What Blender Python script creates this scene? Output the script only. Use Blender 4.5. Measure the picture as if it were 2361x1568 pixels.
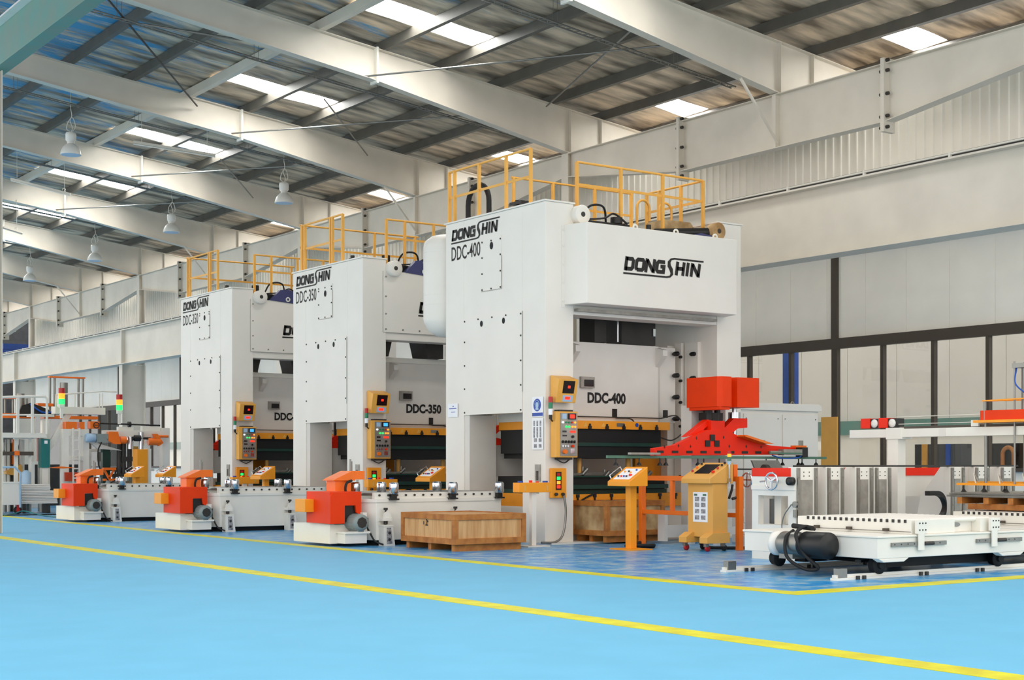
import bpy, math, random
from mathutils import Vector, noise
random.seed(7)
S = bpy.context.scene
for o in list(bpy.data.objects): bpy.data.objects.remove(o)
col = S.collection
R = math.radians
# ---------------------------------------------------------------- camera, world, exposure
cam = bpy.data.cameras.new('camera'); co = bpy.data.objects.new('camera', cam); col.objects.link(co)
co.location = (0, 0, 1.5); co.rotation_euler = (R(90), 0, R(-35.22))
cam.sensor_width = 36; cam.lens = 3390/2361*36; cam.shift_y = (1071-784)/2361
cam.clip_end = 400
S.camera = co
w = bpy.data.worlds.new('sky'); S.world = w; w.use_nodes = True
wn = w.node_tree
bg = wn.nodes['Background']; bg.inputs[1].default_value = 1.2
bg.inputs[0].default_value = (1, .975, .94, 1)
S.view_settings.view_transform = 'Standard'; S.view_settings.look = 'None'
S.view_settings.gamma = 1; S.view_settings.use_curve_mapping = False
S.view_settings.exposure = 0.5
# ---------------------------------------------------------------- materials
def lin(c):
    return tuple(((v/255)/12.92 if v/255 <= .04045 else ((v/255+.055)/1.055)**2.4) for v in c)
M = {}
def mat(n, rgb, rough=.5, metal=0, var=.06, scale=2.5, bump=0, bscale=20, spec=.5, emit=0, rgb2=None, stretch=None):
    m = bpy.data.materials.new(n); m.use_nodes = True; M[n] = m
    nt = m.node_tree; b = nt.nodes['Principled BSDF']; L = nt.links
    b.inputs['Roughness'].default_value = rough; b.inputs['Metallic'].default_value = metal
    b.inputs['Specular IOR Level'].default_value = spec
    c = lin(rgb); c2 = lin(rgb2) if rgb2 else tuple(v*(1-var) for v in c)
    tc = nt.nodes.new('ShaderNodeTexCoord'); ns = nt.nodes.new('ShaderNodeTexNoise')
    src = tc.outputs['Object']
    if stretch:
        mp = nt.nodes.new('ShaderNodeMapping'); mp.inputs['Scale'].default_value = stretch
        L.new(src, mp.inputs[0]); src = mp.outputs[0]
    ns.inputs['Scale'].default_value = scale; ns.inputs['Detail'].default_value = 5
    L.new(src, ns.inputs['Vector'])
    cr = nt.nodes.new('ShaderNodeValToRGB'); cr.color_ramp.elements[0].position = .35; cr.color_ramp.elements[1].position = .65
    cr.color_ramp.elements[0].color = (*c2, 1); cr.color_ramp.elements[1].color = (*c, 1)
    L.new(ns.outputs[0], cr.inputs[0]); L.new(cr.outputs[0], b.inputs['Base Color'])
    if emit:
        b.inputs['Emission Color'].default_value = (*c, 1); b.inputs['Emission Strength'].default_value = emit
    if bump:
        bp = nt.nodes.new('ShaderNodeBump'); n2 = nt.nodes.new('ShaderNodeTexNoise'); n2.inputs['Scale'].default_value = bscale
        L.new(src, n2.inputs['Vector']); L.new(n2.outputs[0], bp.inputs['Height']); bp.inputs['Strength'].default_value = bump
        L.new(bp.outputs[0], b.inputs['Normal'])
    return m
mat('press_white', (238, 232, 222), .42, var=.04, scale=1.2, bump=.02)
mat('press_grey_white', (226, 221, 213), .5, var=.07, scale=1.5)
mat('steel_white', (222, 213, 198), .55, var=.10, scale=.9)
mat('cream_white', (236, 232, 222), .45, var=.05, scale=2)
mat('teal_and_floor_bounce', (96, 146, 136), .6, rgb2=(112, 142, 130), scale=2)  # the ledge's own teal; on the near beam, painted-in floor bounce
mat('purlin_grey', (98, 94, 86), .5, var=.2, scale=2)
mat('dark_steel', (52, 48, 44), .5, var=.3)
mat('black', (20, 19, 19), .45, var=.2)
mat('rubber', (26, 25, 25), .7, var=.2)
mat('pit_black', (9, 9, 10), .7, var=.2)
mat('yellow', (243, 178, 78), .45, var=.08, scale=4)
mat('amber', (250, 160, 30), .45, var=.08, scale=3)
mat('orange', (250, 118, 20), .42, var=.08, scale=3)
mat('ochre', (232, 172, 84), .45, var=.06, scale=3)
mat('red', (238, 60, 0), .5, spec=.25, var=.10, scale=2)
mat('red_brown', (206, 62, 12), .45, var=.2, scale=5)
mat('bright_red', (244, 40, 0), .42, spec=.3, var=.1)
mat('chrome', (205, 208, 214), .18, 1, var=.05)
mat('steel', (150, 148, 142), .35, .8, var=.15)
mat('brushed_steel', (170, 166, 158), .4, .6, var=.25, scale=6)
mat('motor_grey', (138, 150, 148), .45, var=.1)
mat('motor_green', (92, 132, 118), .5, var=.15)
mat('teal_paint', (14, 120, 118), .35, var=.15)
mat('dark_green', (12, 60, 50), .45, var=.2)
mat('blue_paint', (8, 78, 176), .4, var=.15)
mat('deep_blue', (8, 62, 140), .6, var=.25)
mat('navy_paint', (62, 66, 116), .45, var=.25)
mat('frame_brown', (76, 66, 56), .5, var=.1)
mat('pale_blue', (170, 200, 226), .4, var=.05)
mat('paper', (246, 247, 250), .6, var=.02)
mat('ink', (24, 20, 18), .6, var=.05)
mat('picture_grey', (110, 112, 124), .6, rgb2=(180, 176, 172), scale=25)
mat('sign_blue', (20, 70, 170), .4, var=.05)
mat('screen_black', (26, 20, 22), .2, var=.1)
mat('screen_blue', (70, 170, 240), .3, var=.1, emit=.7)
mat('led_red', (255, 40, 20), .4, var=.02, emit=1.4)
mat('led_green', (30, 230, 90), .4, var=.02, emit=1.5)
mat('led_white', (245, 250, 255), .4, var=.02, emit=1.4)
mat('led_amber', (255, 130, 30), .4, var=.02, emit=1.6)
mat('lamp_red', (190, 30, 30), .3, var=.05); mat('lamp_green', (30, 130, 90), .3, var=.05)
mat('plywood', (218, 172, 118), .65, rgb2=(192, 140, 86), scale=1.6, stretch=(9, 9, .7))
mat('old_plywood', (206, 178, 132), .7, rgb2=(150, 112, 66), scale=3)
mat('crate_batten', (190, 124, 56), .65, rgb2=(160, 96, 40), scale=6)
mat('line_yellow', (222, 220, 6), .45, rgb2=(200, 190, 14), scale=3)
mat('panel_white', (252, 246, 234), .5, var=.05, scale=1.2)
mat('lamp_white', (236, 232, 224), .35, var=.04)
mat('cable_white', (226, 220, 208), .6)
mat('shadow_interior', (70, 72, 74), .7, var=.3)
mat('pulley_green', (90, 130, 110), .4, .3, var=.2)
# skylight: translucent sheet lit by the daylight above it
sk = mat('skylight_sheet', (255, 255, 252), .5, var=.01, emit=16.0)
# roof insulation foil
f = mat('roof_foil', (232, 210, 182), .55, .05, rgb2=(112, 98, 82), scale=1.1, stretch=(.5, 2.2, 1), bump=.7, bscale=2.2)
nt = f.node_tree; L = nt.links; b = nt.nodes['Principled BSDF']
cr = [n for n in nt.nodes if n.type == 'VALTORGB'][0]
n3 = nt.nodes.new('ShaderNodeTexNoise'); n3.inputs['Scale'].default_value = 1.0; n3.inputs['Detail'].default_value = 8; n3.inputs['Roughness'].default_value = .75
mp3 = nt.nodes.new('ShaderNodeMapping'); mp3.inputs['Scale'].default_value = (.35, 1.9, 1)
tcc = [n for n in nt.nodes if n.type == 'TEX_COORD'][0]
L.new(tcc.outputs['Object'], mp3.inputs[0]); L.new(mp3.outputs[0], n3.inputs['Vector'])
sx = nt.nodes.new('ShaderNodeSeparateXYZ'); L.new(tcc.outputs['Object'], sx.inputs[0])
mr = nt.nodes.new('ShaderNodeMapRange'); mr.inputs[1].default_value = 13; mr.inputs[2].default_value = 23; mr.inputs[3].default_value = .16; mr.inputs[4].default_value = -.05
L.new(sx.outputs[0], mr.inputs[0])
ad = nt.nodes.new('ShaderNodeMath'); ad.operation = 'ADD'; L.new(n3.outputs[0], ad.inputs[0]); L.new(mr.outputs[0], ad.inputs[1])
r3 = nt.nodes.new('ShaderNodeValToRGB'); r3.color_ramp.elements[0].position = .60; r3.color_ramp.elements[1].position = .72
L.new(ad.outputs[0], r3.inputs[0])
mx = nt.nodes.new('ShaderNodeMix'); mx.data_type = 'RGBA'; L.new(r3.outputs[0], mx.inputs[0]); L.new(cr.outputs[0], mx.inputs[6])
mx.inputs[7].default_value = (*lin((64, 146, 190)), 1); L.new(mx.outputs[2], b.inputs['Base Color'])
# floor: pale blue aisle, worn blue epoxy inside the yellow lines
fl = mat('floor_paint', (101, 181, 219), .5, var=.05, scale=1.5)
nt = fl.node_tree; L = nt.links; b = nt.nodes['Principled BSDF']
cr = [n for n in nt.nodes if n.type == 'VALTORGB'][0]; tcc = [n for n in nt.nodes if n.type == 'TEX_COORD'][0]
sx = nt.nodes.new('ShaderNodeSeparateXYZ'); L.new(tcc.outputs['Object'], sx.inputs[0])
def mth(op, a, bb):
    n = nt.nodes.new('ShaderNodeMath'); n.operation = op
    for i, v in enumerate((a, bb)):
        if isinstance(v, (int, float)): n.inputs[i].default_value = v
        else: L.new(v, n.inputs[i])
    return n.outputs[0]
mask = mth('MULTIPLY', mth('GREATER_THAN', sx.outputs[0], 12.6), mth('GREATER_THAN', sx.outputs[1], 12.1))
nw = nt.nodes.new('ShaderNodeTexNoise'); nw.inputs['Scale'].default_value = 2.6; nw.inputs['Detail'].default_value = 9; nw.inputs['Roughness'].default_value = .7
L.new(tcc.outputs['Object'], nw.inputs['Vector'])
rw = nt.nodes.new('ShaderNodeValToRGB'); e = rw.color_ramp.elements
e[0].position = .40; e[0].color = (*lin((14, 136, 214)), 1); e[1].position = .62; e[1].color = (*lin((166, 192, 210)), 1)
x = e.new(.5); x.color = (*lin((84, 166, 214)), 1)
L.new(nw.outputs[0], rw.inputs[0])
mx = nt.nodes.new('ShaderNodeMix'); mx.data_type = 'RGBA'; L.new(mask, mx.inputs[0]); L.new(cr.outputs[0], mx.inputs[6]); L.new(rw.outputs[0], mx.inputs[7])
L.new(mx.outputs[2], b.inputs['Base Color'])
rr = mth('SUBTRACT', .55, mth('MULTIPLY', mask, .25)); L.new(rr, b.inputs['Roughness'])
b.inputs['Specular IOR Level'].default_value = .35
# window glass
g = bpy.data.materials.new('window_glass'); g.use_nodes = True; M['glass'] = g
nt = g.node_tree; nt.nodes.remove(nt.nodes['Principled BSDF']); out = nt.nodes['Material Output']
tr = nt.nodes.new('ShaderNodeBsdfTransparent'); tr.inputs[0].default_value = (.93, .95, .96, 1); gl = nt.nodes.new('ShaderNodeBsdfGlossy'); gl.inputs['Roughness'].default_value = .02
lw = nt.nodes.new('ShaderNodeLayerWeight'); lw.inputs[0].default_value = .5; fr = nt.nodes.new('ShaderNodeMath'); fr.operation = 'MULTIPLY'; fr.inputs[1].default_value = .22; nt.links.new(lw.outputs['Facing'], fr.inputs[0]); ms = nt.nodes.new('ShaderNodeMixShader')
nt.links.new(fr.outputs[0], ms.inputs[0]); nt.links.new(tr.outputs[0], ms.inputs[1]); nt.links.new(gl.outputs[0], ms.inputs[2]); nt.links.new(ms.outputs[0], out.inputs[0])
# ---------------------------------------------------------------- mesh helpers
class MB:
    def __init__(s): s.v = []; s.f = []; s.sm = []
    def add(s, vs, fs, sm=False):
        k = len(s.v); s.v += [tuple(v) for v in vs]
        for f in fs: s.f.append(tuple(i+k for i in f)); s.sm.append(sm)
        return s
    def box(s, x0, x1, y0, y1, z0, z1):
        if x0 > x1: x0, x1 = x1, x0
        if y0 > y1: y0, y1 = y1, y0
        if z0 > z1: z0, z1 = z1, z0
        j = lambda: random.uniform(0, .0007)   # keeps touching faces from coinciding
        x0 += j(); x1 -= j(); y0 += j(); y1 -= j(); z0 += j(); z1 -= j()
        return s.add([(x0,y0,z0),(x1,y0,z0),(x1,y1,z0),(x0,y1,z0),(x0,y0,z1),(x1,y0,z1),(x1,y1,z1),(x0,y1,z1)],
            [(0,3,2,1),(4,5,6,7),(0,1,5,4),(1,2,6,5),(2,3,7,6),(3,0,4,7)])
    def cb(s, c, d):
        return s.box(c[0]-d[0]/2, c[0]+d[0]/2, c[1]-d[1]/2, c[1]+d[1]/2, c[2]-d[2]/2, c[2]+d[2]/2)
    def prism(s, poly, ax, a, b):
        # polygon in the plane normal to ax: x->(y,z), y->(x,z), z->(x,y)
        def p(q, t): return {'x': (t, q[0], q[1]), 'y': (q[0], t, q[1]), 'z': (q[0], q[1], t)}[ax]
        n = len(poly); area = sum(poly[i][0]*poly[(i+1) % n][1]-poly[(i+1) % n][0]*poly[i][1] for i in range(n))
        if (area < 0) ^ (ax == 'y'): poly = poly[::-1]
        if a > b: a, b = b, a
        a += random.uniform(0, .0007); b -= random.uniform(0, .0007); e = random.uniform(-.0006, .0006); poly = [(q[0]+e, q[1]+e) for q in poly]
        vs = [p(q, a) for q in poly]+[p(q, b) for q in poly]
        return s.add(vs, [tuple(range(n))[::-1], tuple(range(n, 2*n))]+[(i, (i+1) % n, n+(i+1) % n, n+i) for i in range(n)])
    def ring(s, rings, close=True, caps=True, sm=True):
        n = len(rings[0]); vs = [p for r in rings for p in r]; fs = []
        for j in range(len(rings)-1):
            for i in range(n):
                k = (i+1) % n
                fs.append((j*n+i, j*n+k, (j+1)*n+k, (j+1)*n+i))
        s.add(vs, fs, sm)
        if caps: s.add(rings[0], [tuple(range(n))[::-1]]); s.add(rings[-1], [tuple(range(n))])
        return s
    def tube(s, pts, r, n=8, sm=True, caps=True):
        pts = [Vector(p) for p in pts]; rings = []; up = None
        for i, p in enumerate(pts):
            t = ((pts[i]-pts[i-1]).normalized() if i > 0 else Vector())+((pts[i+1]-pts[i]).normalized() if i < len(pts)-1 else Vector())
            t.normalize()
            if up is None: up = Vector((0, 0, 1)) if abs(t.z) < .9 else Vector((1, 0, 0))
            a = t.cross(up).normalized(); bb = a.cross(t).normalized(); up = bb
            rad = r[i] if isinstance(r, (list, tuple)) else r
            rings.append([p+(a*math.cos(2*math.pi*k/n)+bb*math.sin(2*math.pi*k/n))*rad for k in range(n)])
        return s.ring(rings, sm=sm, caps=caps)
    def cyl(s, a, b, r, n=16, r2=None): return s.tube([a, b], [r, r if r2 is None else r2], n)
    def bar(s, a, b, w_, h_):
        a = Vector(a); b = Vector(b); t = (b-a).normalized(); u = Vector((0, 0, 1)) if abs(t.z) < .95 else Vector((0, 1, 0))
        p = t.cross(u).normalized()*w_/2; q = p.cross(t).normalized()*h_/2
        return s.ring([[e+p+q, e-p+q, e-p-q, e+p-q] for e in (a, b)], sm=False)
    def lathe(s, c, prof, n=24, ax='z'):
        rings = []
        for r, h in prof:
            ring = []
            for k in range(n):
                a = 2*math.pi*k/n; u, v_ = r*math.cos(a), r*math.sin(a)
                ring.append({'z': (c[0]+u, c[1]+v_, c[2]+h), 'y': (c[0]+u, c[1]+h, c[2]-v_), 'x': (c[0]+h, c[1]+u, c[2]+v_)}[ax])
            rings.append(ring)
        return s.ring(rings, caps=True)
    def build(s, name, m, parent=None, bevel=0):
        me = bpy.data.meshes.new(name); me.from_pydata(s.v, [], s.f)
        me.polygons.foreach_set('use_smooth', s.sm); me.update()
        me.materials.append(M[m])
        o = bpy.data.objects.new(name, me); col.objects.link(o)
        if parent: o.parent = parent
        if bevel:
            md = o.modifiers.new('bevel', 'BEVEL'); md.width = bevel; md.segments = 2; md.limit_method = 'ANGLE'
        return o
def B(*a): return MB().box(*a)
def root(name, label, cat, loc=(0, 0, 0), group=None, rz=0):
    o = bpy.data.objects.new(name, None); col.objects.link(o); o.location = loc; o.rotation_euler = (0, 0, rz)
    o.empty_display_size = .2
    return tag(o, label, cat, group)
def tag(o, label, cat, group=None, kind=None):
    o['label'] = label; o['category'] = cat
    if group: o['group'] = group
    if kind: o['kind'] = kind
    return o
def struct(o, label=None):
    o['kind'] = 'structure'
    if label: o['label'] = label
    return o
def lab(o, t): o['label'] = t; return o
def arc(c, r, a0, a1, n, pl='xz'):
    out = []
    for i in range(n+1):
        a = R(a0+(a1-a0)*i/n); u, v = r*math.cos(a), r*math.sin(a)
        out.append({'xz': (c[0]+u, c[1], c[2]+v), 'yz': (c[0], c[1]+u, c[2]+v), 'xy': (c[0]+u, c[1]+v, c[2])}[pl])
    return out
def spline(pts, n=8):
    P = [Vector(p) for p in pts]; P = [2*P[0]-P[1]]+P+[2*P[-1]-P[-2]]; out = []
    for i in range(1, len(P)-2):
        for k in range(n):
            t = k/n; a, b, c, d = P[i-1:i+3]
            out.append(.5*((2*b)+(c-a)*t+(2*a-5*b+4*c-d)*t*t+(3*b-a-3*c+d)*t**3))
    return out+[P[-2]]
# lettering: plane given by origin o, right u, up v, normal n
def frame3(o, u, v):
    o, u, v = Vector(o), Vector(u), Vector(v); return o, u, v, u.cross(v)
def text_mesh(name, txt, o, u, v, height, parent, m='ink', width=1.0, off=.012, extr=.002):
    c = bpy.data.curves.new(name, 'FONT'); c.body = txt; c.size = 1; c.offset = off; c.extrude = 0; c.resolution_u = 3
    t = bpy.data.objects.new(name, c); col.objects.link(t)
    dg = bpy.context.evaluated_depsgraph_get(); me = bpy.data.meshes.new_from_object(t.evaluated_get(dg))
    bpy.data.objects.remove(t)
    o, u, v, n = frame3(o, u, v); xs_ = [q.co.x for q in me.vertices]; ys_ = [q.co.y for q in me.vertices]
    kx = width/(max(xs_)-min(xs_)); ky = height/(max(ys_)-min(ys_)); x0_ = min(xs_); y0_ = min(ys_)
    for vt in me.vertices: vt.co = o+u*((vt.co.x-x0_)*kx)+v*((vt.co.y-y0_)*ky)+n*extr
    me.materials.clear(); me.materials.append(M[m])
    ob = bpy.data.objects.new(name, me); col.objects.link(ob); ob.parent = parent
    return ob
def logo(name, o, u, v, width, parent):
    # DONG [S] HIN with long under- and overlines; unit box 10 wide, 2 high
    o, u, v, n = frame3(o, u, v); k = width/10.0; m = MB()
    def ribbon(pts, wd, sh=.16):
        q = [Vector((p[0]+sh*p[1], p[1])) for p in pts]
        L_, R_ = [], []
        for i, p in enumerate(q):
            d = Vector((0, 0))
            if i > 0: d += (q[i]-q[i-1]).normalized()
            if i < len(q)-1: d += (q[i+1]-q[i]).normalized()
            d.normalize(); nn = Vector((-d.y, d.x))
            sc = 1
            if 0 < i < len(q)-1:
                cosv = max(.5, nn.dot(Vector((-(q[i]-q[i-1]).normalized().y, (q[i]-q[i-1]).normalized().x)))); sc = 1/cosv
            ww = wd[i] if isinstance(wd, (list, tuple)) else wd
            L_.append(p+nn*ww/2*sc); R_.append(p-nn*ww/2*sc)
        P = [o+u*(a.x*k)+v*(a.y*k)+n*.003 for a in L_]+[o+u*(a.x*k)+v*(a.y*k)+n*.003 for a in R_]
        N = len(q)
        m.add(P, [(i, N+i, N+i+1, i+1) for i in range(N-1)])
    t = .35; y0, y1 = .38, 1.66
    a, c = y0+t/2, y1-t/2
    def D(x): ribbon([(x, a), (x+.72, a), (x+.86, a+.16), (x+.86, c-.16), (x+.72, c), (x, c)], t); ribbon([(x+.05, y0), (x+.05, y1)], t)
    def O(x): ribbon([(x+.1, a), (x+.72, a), (x+.86, a+.14), (x+.86, c-.14), (x+.72, c), (x+.14, c), (x, c-.14), (x, a+.14), (x+.12, a)], t)
    def Nn(x): ribbon([(x, y0), (x, y1)], t); ribbon([(x+.9, y0), (x+.9, y1)], t); ribbon([(x+.02, y1-.1), (x+.88, y0+.1)], t*1.05)
    D(.15); O(1.42)
    Nn(2.62)
    x = 3.9; ribbon([(x+.9, c), (x+.14, c), (x, c-.14), (x, a+.14), (x+.14, a), (x+.84, a), (x+.84, 1.05), (x+.42, 1.05)], t)
    # tall S joined to the lines
    ribbon([(0, .12), (5.2, .12), (5.62, .2), (5.8, .45), (5.66, .85), (5.36, 1.2), (5.3, 1.55), (5.5, 1.82), (5.9, 1.9), (9.55, 1.9)], [.16, .16, .18, .3, .4, .4, .3, .18, .16, .16])
    y1 = 1.66
    x = 6.35; ribbon([(x, y0), (x, y1)], t); ribbon([(x+.8, y0), (x+.8, y1)], t); ribbon([(x, 1.02), (x+.8, 1.02)], t)
    ribbon([(7.66, y0), (7.66, y1)], t)
    Nn(8.2)
    return m.build(name, 'ink', parent)
UX, UY, UZ = (1, 0, 0), (0, 1, 0), (0, 0, 1)
NY = (0, -1, 0)
# ================================================================= SETTING
struct(B(-8, 42, -6, 112, -.2, 0).build('floor', 'floor_paint'))
struct(B(27.2, 42, -6, 112, 0, .01).build('floor_next_bay', 'press_grey_white'))  # pale layer added to keep blue floor bounce off the bay wall
m = MB(); m.box(12.4, 12.7, 12.25, 105, 0, .004); struct(m.build('trim_1', 'line_yellow'), 'yellow floor line along the front of the machine row')
struct(B(12.4, 34, 11.9, 12.25, 0, .004).build('trim_2', 'line_yellow'), 'yellow floor line turning the corner towards the windows')
struct(B(8.68, 9.0, -5, 105, 0, .004).build('trim_3', 'line_yellow'), 'yellow floor line along the near side of the aisle')
def zt(x): return 12.59-.113*(x-14.48)
PUR = [10+1.8*i for i in range(11)]
RAF = [24.6+8.07*i for i in range(10)]
SKY = [(17.25, 20.75), (26.25, 27.95)]
SKYY = [y+6.05 for y in [16.5]+RAF[:9]]
# roof sheet with skylight openings
xs = sorted(set([round(9+.35*i, 3) for i in range(58)]+[a for s_ in SKY for a in s_]))
ys = sorted(set([round(14+.4*i, 3) for i in range(228)]+[y+d for y in SKYY for d in (-.5, .5)]))
m = MB(); idx = {}
def cz(x, y):
    return zt(x)+.27+.05*noise.noise(Vector((x*.7, y*2.6, 0)))
vs = [(x, y, cz(x, y)) for x in xs for y in ys]; n = len(ys); fs = []
for i in range(len(xs)-1):
    for j in range(n-1):
        cx_, cy_ = (xs[i]+xs[i+1])/2, (ys[j]+ys[j+1])/2
        if any(a < cx_ < b_ for a, b_ in SKY) and any(abs(cy_-y) < .5 for y in SKYY): continue
        fs.append((i*n+j, i*n+j+1, (i+1)*n+j+1, (i+1)*n+j))
m.add(vs, fs, True); struct(m.build('ceiling', 'roof_foil'))
k = 0
for y in SKYY:
    for a, b_ in SKY:
        k += 1
        m = MB(); e = .03
        m.add([(a-e, y-.53, zt(a)+.31), (b_+e, y-.53, zt(b_)+.31), (b_+e, y+.53, zt(b_)+.31), (a-e, y+.53, zt(a)+.31),
               (a-e, y-.53, zt(a)+.34), (b_+e, y-.53, zt(b_)+.34), (b_+e, y+.53, zt(b_)+.34), (a-e, y+.53, zt(a)+.34)],
              [(0,3,2,1),(4,5,6,7),(0,1,5,4),(1,2,6,5),(2,3,7,6),(3,0,4,7)])
        struct(m.build('window_%d' % k, 'skylight_sheet'))
ordn = ['first', 'second', 'third', 'fourth', 'fifth', 'sixth', 'seventh', 'eighth', 'ninth', 'tenth', 'eleventh', 'twelfth']
for i, x in enumerate(PUR):
    m = MB(); z = zt(x)
    light = abs(x-17.2) < .1
    prof = [(x-.05, z+.24), (x+.02, z+.24), (x+.02, z+.02), (x+.09, z+.02), (x+.09, z), (x, z), (x, z+.22), (x-.05, z+.22)]
    if light: prof = [(x-.09, z+.24), (x+.09, z+.24), (x+.09, z+.0), (x-.09, z)]
    else: prof = [(x-.04, z+.25), (x+.05, z+.25), (x+.05, z+.05), (x+.1, z+.03), (x+.1, z), (x-.04, z)]
    m.prism(prof, 'y', 14.5, 104)
    o = m.build('roof_purlin', 'steel_white' if light else 'purlin_grey')
    tag(o, ('pale square roof purlin, the only light one under the foil roof' if light else 'dark grey roof purlin, %s in line down the roof slope towards the windows' % ordn[i]), 'purlin', 'roof purlins')
def rbot(x):
    if x < 18.8: return zt(x)-.66-(x-10)*.02
    if x < 25: return zt(18.8)-.836+(x-18.8)*(10.17-(zt(18.8)-.836))/6.2
    return 10.17+.0*(x-25)
rl = {0: 'nearest', 9: 'farthest'}
for i, y in enumerate(RAF):
    t = root('roof_rafter', 'tapered off-white steel roof rafter, %s from the camera' % ordn[i], 'rafter', (0, y, 0), 'roof rafters')
    X = [9.5, 18.75, 25, 28.9]; m = MB()
    for a, b_ in zip(X[:-1], X[1:]):
        m.prism([(a, rbot(a)), (b_, rbot(b_)), (b_, zt(b_)), (a, zt(a))], 'y', -.012, .012)
        for fb in (0, 1):
            f0 = (zt if fb else rbot)
            o_ = -.02 if fb else 0
            m.prism([(a, f0(a)+o_), (b_, f0(b_)+o_), (b_, f0(b_)+.02+o_), (a, f0(a)+.02+o_)], 'y', -.13, .13)
    m.build('web', 'steel_white', t)
    for xx in (25.0, 26.1): B(xx-.012, xx+.012, -.125, .125, rbot(xx)+.02, zt(xx)-.02).build('stiffener', 'steel_white', t)
    m = MB(); m.box(18.74, 18.80, -.17, .17, rbot(18.8)-.06, zt(18.8)+.02); m.build('splice_plate', 'cream_white', t)
    m = MB(); m.bar((23.75, -.05, rbot(23.75)-.02), (24.9, -.1, 9.02), .05, .05) if i % 2 == 0 else None
    if i % 2 == 0: m.build('fly_brace', 'steel_white', t)
# bracing rods crossing the roof bays
def rod(a, b_, r, lb, mt='steel', nm='brace_rod'):
    tag(MB().tube([a, b_], r*1.3, 6).build(nm, mt), lb, 'rod', 'roof bracing rods')
rod((18.3, 32.9, 11.35), (23.1, 24.9, 11.2), .018, 'thin pale bracing rod crossing the roof bay above the largest press')
rod((21.6, 24.9, 11.75), (24.1, 32.5, 11.35), .018, 'thin bracing rod slanting down beside the purlins above the largest press')
rod((11.7, 32.9, 12.35), (17.3, 40.5, 12.0), .02, 'dark bracing rod running from the near teal-tinted beam across the roof', 'dark_steel')
rod((12.9, 33.4, 11.9), (19.0, 33.0, 11.9), .02, 'level bracing rod beside the near teal-tinted beam')
rod((18.4, 40.9, 11.4), (23.3, 33.1, 11.2), .018, 'thin bracing rod in the second roof bay')
rod((19.2, 36.2, 11.6), (22.9, 40.3, 11.2), .018, 'bracing rod slanting through the second roof bay')
rod((18.4, 48.9, 11.4), (22.6, 42.0, 11.2), .02, 'pale bracing rod in the third roof bay')
rod((18.4, 57.0, 11.4), (22.6, 50.0, 11.2), .02, 'pale bracing rod in the fourth roof bay')
rod((19.6, 44.0, 11.3), (22.9, 48.6, 11.1), .018, 'bracing rod slanting through the third roof bay')
# lattice cable trays under the roof
TR = [26.5, 34.4, 42.7, 50.9, 59.0, 67.1]
def trz(x): return zt(x)-.55
for i, y in enumerate(TR):
    t = root('cable_tray', 'narrow latticed cable tray hung across the %s roof bay' % ordn[i], 'cable tray', (0, y, 0), 'cable trays')
    m = MB(); x0, x1 = 10.5, 25.4
    for dy in (-.08, .08): m.tube([(x0, dy, trz(x0)), (x1, dy, trz(x1))], .02, 5)
    q = x0
    while q < x1-.2:
        m.bar((q, -.08, trz(q)), (q+.12, .08, trz(q+.12)), .016, .016); m.bar((q+.12, .08, trz(q+.12)), (q+.24, -.08, trz(q+.24)), .016, .016); q += .24
    m.build('lattice', 'steel', t)
    for q in (12.7, 16.3, 19.9, 23.5):
        m = MB(); m.box(q-.07, q+.07, -.01, .01, trz(q)-.02, trz(q)); [m.tube([(q+dx, 0, trz(q)), (q+dx, 0, zt(q)+.25)], .006, 4) for dx in (-.06, .06)]; m.build('hanger', 'steel', t)
# longitudinal valley beams and columns
COLY = [16.53, 32.67, 48.81, 64.95, 81.09, 97.23]
seg = ['nearest', 'second', 'third', 'fourth', 'fifth']
for i in range(5):
    y0, y1 = COLY[i], COLY[i+1]; mid = (y0+y1)/2
    t = root('valley_beam', 'deep off-white steel beam above the corrugated wall, %s span from the camera' % seg[i], 'beam', (25, mid, 0), 'valley beams')
    hl = (y1-y0)/2-.13
    pts = [(-hl, 9.5), (-3.3, 8.9), (3.3, 8.9), (hl, 9.5)]
    m = MB(); m.prism(pts+[(hl, 10.17), (-hl, 10.17)], 'x', -.012, .012)
    m.box(-.14, .14, -hl, hl, 10.15, 10.17)
    for a, b_ in zip(pts[:-1], pts[1:]): m.prism([a, b_, (b_[0], b_[1]+.02), (a[0], a[1]+.02)], 'x', -.14, .14)
    m.build('web', 'steel_white', t)
    for s_ in (-3.3, 3.3):
        p = B(-.2, .16, s_-.05, s_+.05, 8.68, 10.27).build('splice_plate', 'steel_white', t)
        m = MB()
        for zz in (8.78, 9.02, 9.5, 10.0, 10.22):
            for dy in (-.075, .075): m.cyl((-.12, s_+dy*1.6, zz), (-.12, s_+dy*.6, zz), .04, 6)
        m.build('bolt', 'dark_steel', p)
    B(-.13, -.012, -.06, .06, 8.92, 10.15).build('stiffener', 'steel_white', t)
for i, y in enumerate(COLY[1:5]):
    t = root('steel_column', 'stepped off-white steel column under the valley beam, %s from the camera' % ordn[i], 'column', (0, y, 0), 'wall columns')
    m = MB(); m.box(24.86, 24.88, -.15, .15, 6.05, 10.17); m.box(25.12, 25.14, -.15, .15, 6.05, 10.17); m.box(24.88, 25.12, -.01, .01, 6.05, 10.17)
    m.build('upper_shaft', 'steel_white', t)
    m = MB(); m.box(24.04, 24.07, -.2, .2, 0, 6.04); m.box(25.12, 25.15, -.2, .2, 0, 6.04); m.box(24.07, 25.12, -.012, .012, 0, 6.04)
    m.build('lower_shaft', 'steel_white', t)
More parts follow.
